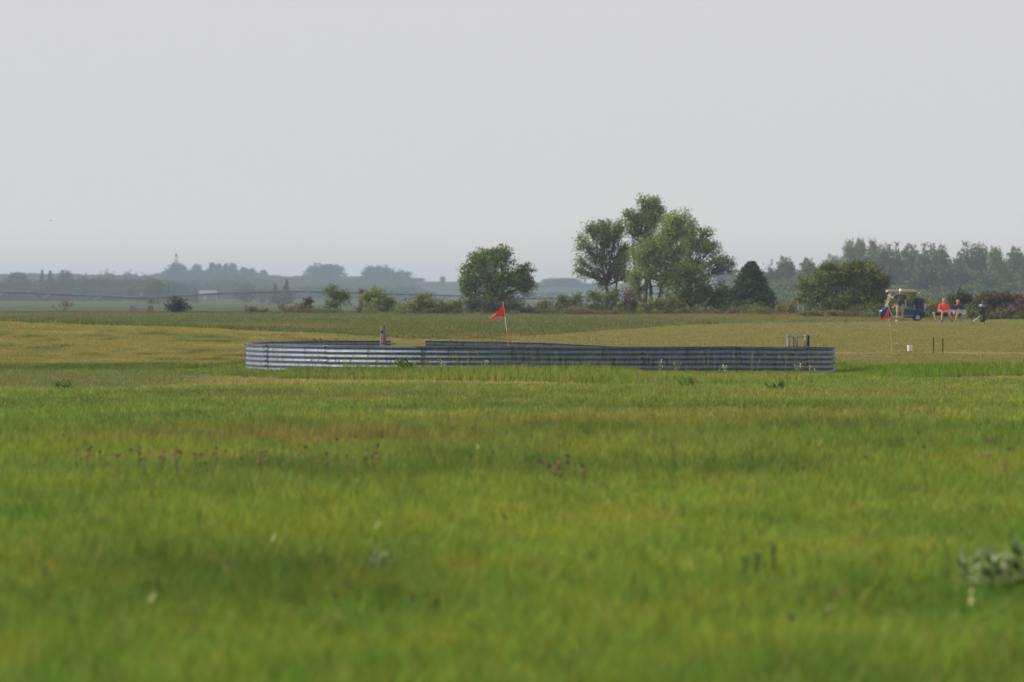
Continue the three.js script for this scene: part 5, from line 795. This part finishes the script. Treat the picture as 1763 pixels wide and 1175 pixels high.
{
  const d = 268.5, x = px(1550.5, d), y = ground(x, d);
  person('standing person in white cap, charcoal polo shirt and tan shorts holding the cart roof post', [x, y, -d], 0, {
    group: 'people by the golf cart', build: 1.10, belly: 0.035, pelvis: [-0.02, 0.95, 0], chest: [0.0, 1.28, 0], neck: [0.01, 1.50, 0], head: [0.015, 1.665, 0.02], nod: 0.06, look: -0.15,
    sh: [[-0.20, 1.43, 0], [0.205, 1.43, 0]], el: [[-0.40, 1.31, 0.03], [0.265, 1.16, 0.0]], wr: [[-0.575, 1.41, -0.10], [0.285, 0.925, 0.07]], hip: [[-0.11, 0.92, 0], [0.085, 0.92, 0]], knee: [[-0.15, 0.50, 0.03], [0.11, 0.50, 0.04]], ank: [[-0.185, 0.09, 0], [0.125, 0.09, 0]],
    hand: [{ curl: 0.9, along: [-0.6, 0.3, -0.5], palm: [0.3, 0, -1] }, { curl: 0.7, along: [0.04, -1, 0.12], palm: [-1, 0, 0.2] }], glove: 1, hem: 0.80, shortLen: 0.93, foot: [[-0.5, 0, 1], [0.35, 0, 1]], shirtMat: charcoal, shortsMat: tan, shoeMat: [white, mat(0.10, 0.09, 0.08, 0.7)], sockMat: mat(0.05, 0.05, 0.05, 0.9), sock: 0.10, cap: white, sleeve: 0.66 });
}
{
  const d = 263.6, x = px(1625.5, d), y = ground(x, d);
  person('seated person in red shirt and black shorts with knees apart on the white bench', [x, y, -d], 0, {
    group: 'people by the golf cart', build: 1.0, pelvis: [0.02, 0.44, 0.0], chest: [0.01, 0.80, -0.02], neck: [0.01, 1.01, 0.0], head: [0.005, 1.165, 0.03], nod: 0.08, look: -0.1,
    sh: [[-0.175, 0.94, -0.01], [0.195, 0.94, -0.01]], el: [[-0.27, 0.70, 0.02], [0.275, 0.70, 0.02]], wr: [[-0.09, 0.58, 0.20], [0.06, 0.575, 0.23]], hip: [[-0.10, 0.43, 0.05], [0.10, 0.43, 0.05]], knee: [[-0.55, 0.50, 0.14], [-0.12, 0.50, 0.42]], ank: [[-0.43, 0.085, 0.20], [-0.15, 0.085, 0.42]],
    hand: [{ curl: 0.6, along: [0.8, -0.25, 0.5], palm: [0, -1, 0] }, { curl: 0.6, along: [-0.9, -0.2, 0.2], palm: [0, -1, 0.2] }], hem: 0.46, shortLen: 0.86, foot: [[0.1, 0, 1], [-0.2, 0, 1]], shirtMat: cottonRed, collarMat: mat(0.75, 0.42, 0.35, 0.8), shortsMat: blackCloth, shoeMat: [mat(0.05, 0.055, 0.055, 0.7)], sockMat: mat(0.06, 0.06, 0.06, 0.9), sock: 0.10, hair: mat(0.36, 0.235, 0.115, 0.85), sleeve: 0.8 });
}
{
  const d = 263.6, x = px(1650, d), y = ground(x, d);
  person('seated person in navy and white shirt with a gold emblem, leaning forward on the bench', [x, y, -d], 0, {
    group: 'people by the golf cart', build: 0.92, pelvis: [0.0, 0.43, 0.0], chest: [0.0, 0.74, 0.0], neck: [-0.01, 0.94, 0.04], head: [-0.015, 1.085, 0.085], nod: 0.15, look: -0.25,
    sh: [[-0.165, 0.88, 0.02], [0.175, 0.88, 0.02]], el: [[-0.255, 0.66, 0.08], [0.27, 0.66, 0.06]], wr: [[-0.23, 0.53, 0.26], [0.05, 0.50, 0.34]], hip: [[-0.09, 0.42, 0.04], [0.09, 0.42, 0.04]], knee: [[-0.48, 0.45, 0.20], [-0.06, 0.48, 0.42]], ank: [[-0.34, 0.085, 0.26], [-0.17, 0.085, 0.40]],
    hand: [{ curl: 0.5, along: [-0.2, -0.6, 0.6], palm: [0.2, -1, -0.3] }, { curl: 0.6, along: [-0.8, -0.4, 0.3], palm: [0, -1, 0.2] }], hem: 0.44, shortLen: 0.85, foot: [[0.25, 0, 1], [-0.1, 0, 1]], shirtMat: navy, shortsMat: darkGreen, shoeMat: [mat(0.10, 0.08, 0.07, 0.7), mat(0.16, 0.18, 0.19, 0.7)], sockMat: mat(0.05, 0.05, 0.05, 0.9), sock: 0.08, hair: mat(0.33, 0.22, 0.105, 0.85), sleeve: 0.7,
    print(shirt) { // white lower half and a gold mark, lying on the cloth
      const bones = [[[-0.07, 0.47, 0.0], [0.07, 0.47, 0], 0.150, 0.150, 0.9], [[0, 0.45, 0], [0, 0.68, 0.0], 0.168, 0.168, 0.86]];
      part('white_panel', surface(...boundsOf(bones, 0.06), 0.012, field(bones, 0.03, (x, y, z) => Math.max(0.455 - y, y - 0.70 - 0.12 * x, 0.01 - z))), paleCloth, shirt);
      part('emblem', surface([-0.08, 0.65, 0.05], [0.10, 0.82, 0.22], 0.008, (x, y, z) => Math.max(ell(x, y, z, [0.005, 0.735, 0.115], [0.055, 0.028, 0.06]), Math.abs(y - 0.735 - (x - 0.005) * 0.5) - 0.018)), mat(0.60, 0.45, 0.14, 0.8), shirt);
    } });
}

// ---------------------------------------------------------------- clover, weeds and seed stalks in the meadow
const stemGreen = mat(0.075, 0.125, 0.025, 0.8), milkLeaf = new THREE.MeshPhysicalMaterial({ color: lin(0.15, 0.205, 0.085), specularIntensity: 0.25, roughness: 0.8, transmission: 0.15, thickness: 0, side: THREE.DoubleSide });
const paleLeaf = new THREE.MeshPhysicalMaterial({ color: lin(0.34, 0.37, 0.22), specularIntensity: 0.25, roughness: 0.8, side: THREE.DoubleSide });
function bladeLeaf(L, W, bend, yaw, pitch, y) { const g = new THREE.PlaneGeometry(W, L, 4, 6), p = g.attributes.position; for (let i = 0; i < p.count; i++) { const t = clamp(p.getY(i) / L + 0.5), s = Math.sin(Math.PI * Math.pow(t, 0.8)) * (1 - 0.25 * t) + 0.04, x = p.getX(i) * s; p.setXYZ(i, x, t * L, -bend * t * t * L + Math.abs(x) * 0.35); } g.rotateX(Math.PI / 2 - pitch).rotateY(yaw).translate(0, y, 0); g.computeVertexNormals(); return g; }
function cloverProto(k) {
  const r = rngOf(400 + k), t = new THREE.Group(), h = 0.19 + 0.07 * r(), lean = (r() - 0.5) * 0.1; t.name = 'clover';
  part('stem', tube([[0, 0, 0], [lean * 0.3, h * 0.5, 0], [lean, h, 0.01]], 0.0022, 8, 5), stemGreen, t);
  const petals = []; for (let i = 0; i < 46; i++) { const u = r() * 1.6 - 0.6, a = r() * 6.283, s = Math.sqrt(1 - u * u); petals.push(rod([lean + s * Math.cos(a) * 0.006, h + u * 0.006, 0.01 + s * Math.sin(a) * 0.006], [lean + s * Math.cos(a) * 0.0155, h + u * 0.015 + 0.003, 0.01 + s * Math.sin(a) * 0.0155], 0.0022, 0.003, 4)); }
  part('flower_head', petals, k % 3 === 2 ? mat(0.125, 0.070, 0.045, 0.9) : k % 3 ? mat(0.34, 0.17, 0.135, 0.8) : mat(0.25, 0.13, 0.095, 0.8), t);
  for (let i = 0; i < 3; i++) part('leaf', [0, 1, 2].map((q) => bladeLeaf(0.022, 0.018, 0.1, i * 2.1 + q * 2.094, 0.3, 0.06 + i * 0.035)), stemGreen, t);
  return t;
}
const clovers = [0, 1, 2, 3, 4, 5].map(cloverProto);
{
  const r = rngOf(77), row = 'clover in the long row', clump = 'clover in the short clump', lone = 'scattered clover';
  const put = (u, v, group) => { const d = EYE * F / (v + 40 - HORIZON) * (1), dd = EYE * F / (v - HORIZON) * 0.90, x = px(u, dd), src = clovers[Math.floor(r() * 6)], o = src.clone(); const dry = clovers.indexOf(src) % 3 === 2; o.name = numbered('clover'); scene.add(o); o.position.set(x, ground(x, dd), -dd); o.rotation.y = r() * 6.283; o.scale.setScalar(0.9 + 0.35 * r());
    const where = group === row ? 'in the long row of clover across the meadow' : group === clump ? 'in the short clump of clover in the middle of the meadow' : 'scattered alone in the meadow grass';
    tag(o, `${dry ? 'brown withered' : 'pink'} clover flower ${where}`, 'clover', `${dry ? 'withered' : 'pink'} ${group}`); };
  for (let i = 0; i < 78; i++) { const u = mix(80, 680, Math.pow(r(), 0.85)); put(u, 793 + 12 * (u / 680) * 0.6 + (r() - 0.5) * 22, row); }
  for (let i = 0; i < 17; i++) put(912 + r() * 95 + (i > 14 ? 30 : 0), 822 + (r() - 0.5) * 22, clump);
  for (const [u, v] of [[183, 682], [208, 686], [345, 700], [392, 706], [398, 700], [585, 772], [605, 714], [805, 797], [848, 801], [1172, 788], [1160, 790], [1408, 778], [1420, 781], [1495, 801], [1380, 817], [1340, 783], [1600, 752], [1586, 754], [1598, 776], [1595, 786], [1616, 667], [1626, 674], [1395, 668], [1500, 666], [1706, 800], [1732, 799], [1733, 806], [1700, 774], [1722, 768], [960, 782], [1697, 668], [320, 636], [340, 640], [365, 638], [390, 640]]) put(u, v, lone);
}
function milkweed(label, group, u, d, h, n, size, seed, m = milkLeaf) {
  const x = px(u, d), r = rngOf(seed), t = thing('broadleaf_weed', label, 'weed', [x, ground(x, d), -d], 0, group);
  for (let k = 0; k < n; k++) {
    const ox = (r() - 0.5) * size * 0.8, oz = (r() - 0.5) * size * 0.8, hh = h * (0.7 + 0.4 * r()), lx = (r() - 0.5) * 0.12, st = part('stem', tube([[ox, 0, oz], [ox + lx * 0.4, hh * 0.5, oz], [ox + lx, hh, oz]], 0.004, 8, 5), stemGreen, t);
    const L = size * 0.34; for (let i = 0; i < 9; i++) { const f = 0.35 + 0.65 * i / 8, yaw = (i % 2) * Math.PI + i * 0.9 + r() * 0.6; part('leaf', bladeLeaf(L * (0.7 + 0.5 * r()), L * 0.42, 0.25, yaw, 0.15 + 0.45 * f * r(), 0).translate(ox + lx * f * f, hh * f, oz), m === milkLeaf && i % 4 === 1 ? paleLeaf : m, st); }
  }
}
const WEED = 'broad-leaved weeds in the meadow';
milkweed('small pale-leaved weed low in the nearest grass, nearer the middle of the view', WEED, 638, 28.6, 0.20, 4, 0.20, 501);
milkweed('large pale-leaved weed in the nearest grass, at the edge of the view', WEED, 1708, 27.3, 0.31, 7, 0.34, 502);
const darkLeaf = new THREE.MeshPhysicalMaterial({ color: lin(0.080, 0.150, 0.026), specularIntensity: 0.1, roughness: 1, transmission: 0.2, thickness: 0, side: THREE.DoubleSide });
milkweed('bushy dark green weed against the front of the steel ring, below the red-panelled pipe', WEED, 700, 98.3, 0.34, 7, 0.42, 503, darkLeaf);
milkweed('dark leafy weed in the meadow in front of the ring, below its middle', WEED, 1180, 86, 0.20, 4, 0.30, 504, darkLeaf);
milkweed('dark low weed in the meadow, below the weathered posts', WEED, 1338, 84, 0.15, 4, 0.34, 505, darkLeaf);
milkweed('dark green tussock weed at the near edge of the mown strip, below the solitary shrub', WEED, 112, 84, 0.20, 5, 0.3, 506, darkLeaf);
milkweed('dark weed tussock in the brown band of meadow beyond the short clover clump', WEED, 1003, 55, 0.14, 5, 0.30, 507, darkLeaf);
function dock(label, u, d, h, seed) { const x = px(u, d), r = rngOf(seed), t = thing('seed_weed', label, 'weed', [x, ground(x, d), -d], 0, 'tall seeding weeds in the nearest grass'), g = []; part('stem', tube([[0, 0, 0], [0.01, h * 0.5, 0.005], [-0.005, h, 0]], 0.005, 12, 6), mat(0.085, 0.125, 0.03, 1), t); for (let i = 0; i < 44; i++) { const f = 0.3 + 0.7 * r(), a = r() * 6.283, q = 0.004 + 0.022 * r(); g.push(ball(0.006, 0.009, 0.006, Math.cos(a) * q, h * f, Math.sin(a) * q, 6)); } part('seed_spike', g, mat(0.115, 0.165, 0.035, 1, { specularIntensity: 0.1 }), t).userData.kind = 'stuff'; }
dock('tall dark seed spike in the nearest grass, thickest of the three', 1331, 28.6, 0.27, 511);
dock('thin dark seed spike in the nearest grass, farthest of the three from the pale weed', 1283, 28.6, 0.19, 512);
dock('short dark seed spike in the nearest grass, between the two others', 1303, 28.8, 0.20, 513);
function pigweed(label, u, d, h, seed, head) { const x = px(u, d), r = rngOf(seed), t = thing('pale_weed', label, 'weed', [x, ground(x, d), -d], 0, 'pale weeds along the ring'); for (let k = 0; k < 4; k++) { const lx = (r() - 0.5) * 0.2, hh = h * (0.6 + 0.5 * r()), st = part('stem', tube([[(r() - 0.5) * 0.05, 0, 0], [lx * 0.5, hh * 0.6, 0], [lx, hh, (r() - 0.5) * 0.06]], 0.004, 8, 5), stemGreen, t), g = []; for (let i = 0; i < 7; i++) g.push(bladeLeaf(0.055, 0.022, 0.2, r() * 6.283, 0.9 * r() + 0.2, 0).translate(lx * (0.6 + 0.06 * i), hh * (0.55 + 0.07 * i), (r() - 0.5) * 0.03)); for (const q of g) part('leaf', q, head, st); } }
const silvery = new THREE.MeshPhysicalMaterial({ color: lin(0.36, 0.40, 0.28), roughness: 0.7, side: THREE.DoubleSide }), reddish = new THREE.MeshPhysicalMaterial({ color: lin(0.22, 0.10, 0.06), roughness: 0.8, side: THREE.DoubleSide });
[['below the flag pole of the ring, nearer the round tree', 758, 99.6, 0.34], ['just under the red flag pole', 836, 99.6, 0.30], ['nearest below the tall clump of trees', 1136, 99.7, 0.30], ['second below the tall clump of trees', 1165, 99.7, 0.28], ['below the cedar', 1246, 100.0, 0.22], ['under the weathered posts, nearer the cedar', 1372, 101.6, 0.24], ['under the weathered posts, nearer the ring end', 1398, 102.2, 0.24]].forEach(([w, u, d, h], i) => pigweed(`pale weed against the ring ${w}`, u, d, h, 520 + i, silvery));
[['between two pale weeds', 1196, 99.8], ['at the end of the ring below the posts', 1384, 101.4]].forEach(([w, u, d], i) => pigweed(`reddish dry weed against the ring ${w}`, u, d, 0.2, 540 + i, reddish));
{ // thin seeding stalks standing over the long grass
  const r = rngOf(91), geo = [rod([0, 0, 0], [0.02, 0.5, 0], 0.004, 0.002, 4), rod([0.02, 0.46, 0], [0.04, 0.60, 0.01], 0.007, 0.003, 5)], g = mergeGeometries(geo), L = [];
  for (let i = 0; i < 420; i++) { const ring = i < 190, d = ring ? 96 + 4 * r() : i < 300 ? 84 + 12 * r() : 72 + 14 * r(), x = ring ? mix(-4.2, 7, r()) : i < 300 ? mix(-11, -2.5, r()) : mix(-10, 10, r()); if (onRing(x, d)) continue; L.push([x, d]); }
  const o = new THREE.InstancedMesh(g, new THREE.MeshPhysicalMaterial({ color: lin(1, 1, 1), roughness: 0.9 }), L.length), M = new THREE.Matrix4(), Q = new THREE.Quaternion(), c = new THREE.Color(); o.name = 'seed_stalk';
  L.forEach(([x, d], i) => { Q.setFromEuler(new THREE.Euler((r() - 0.5) * 0.35, r() * 6.283, (r() - 0.5) * 0.35)); const s = (d < 96 && x < -2.5 ? 0.38 : 0.5) + 0.45 * r(); M.compose(V(x, ground(x, d), -d), Q, V(s, s, s)); o.setMatrixAt(i, M); const q = r(); c.setRGB(...(q < 0.6 ? [0.15, 0.19, 0.055] : q < 0.88 ? [0.27, 0.23, 0.10] : [0.14, 0.09, 0.05])); o.setColorAt(i, c); });
  o.userData.kind = 'stuff'; tag(o, 'thin seeding grass stalks standing above the meadow grass', 'grass'); o.castShadow = o.receiveShadow = true; scene.add(o);
}
{ // pale dead leaves and small white clover caught in the nearest grass
  const r = rngOf(92), g = bladeLeaf(0.07, 0.035, 0.3, 0, 0.6, 0), spots = [[1425, 1068], [1668, 1044], [1732, 1068], [1722, 1064], [1668, 1030], [245, 1028], [297, 1032], [313, 1052], [258, 1048], [410, 1088], [480, 1052], [580, 1044], [600, 1036], [525, 1052], [710, 1044], [744, 1062], [660, 955], [876, 898], [828, 778], [640, 925], [170, 905], [1360, 1080], [1640, 1075], [1046, 868], [470, 940]], L = [];
  for (const [u, v] of spots) for (let k = 0; k < 1; k++) { const d = EYE * F / (v - HORIZON) * 0.92; L.push([px(u + (r() - 0.5) * 10, d), d + (r() - 0.5) * 0.4]); }
  const o = new THREE.InstancedMesh(g, new THREE.MeshPhysicalMaterial({ color: lin(0.21, 0.215, 0.07), roughness: 0.9, side: THREE.DoubleSide }), L.length), M = new THREE.Matrix4(), Q = new THREE.Quaternion(); o.name = 'dead_leaf';
  L.forEach(([x, d], i) => { Q.setFromEuler(new THREE.Euler((r() - 0.5) * 1.2, r() * 6.283, (r() - 0.5) * 1.2)); const s = 0.6 + 0.6 * r(); M.compose(V(x, ground(x, d) + 0.13 + 0.05 * r(), -d), Q, V(s, s, s)); o.setMatrixAt(i, M); });
  o.userData.kind = 'stuff'; tag(o, 'pale dead leaves caught in the nearest meadow grass', 'leaves'); o.castShadow = o.receiveShadow = true; scene.add(o);
}

renderer.render(scene, camera);
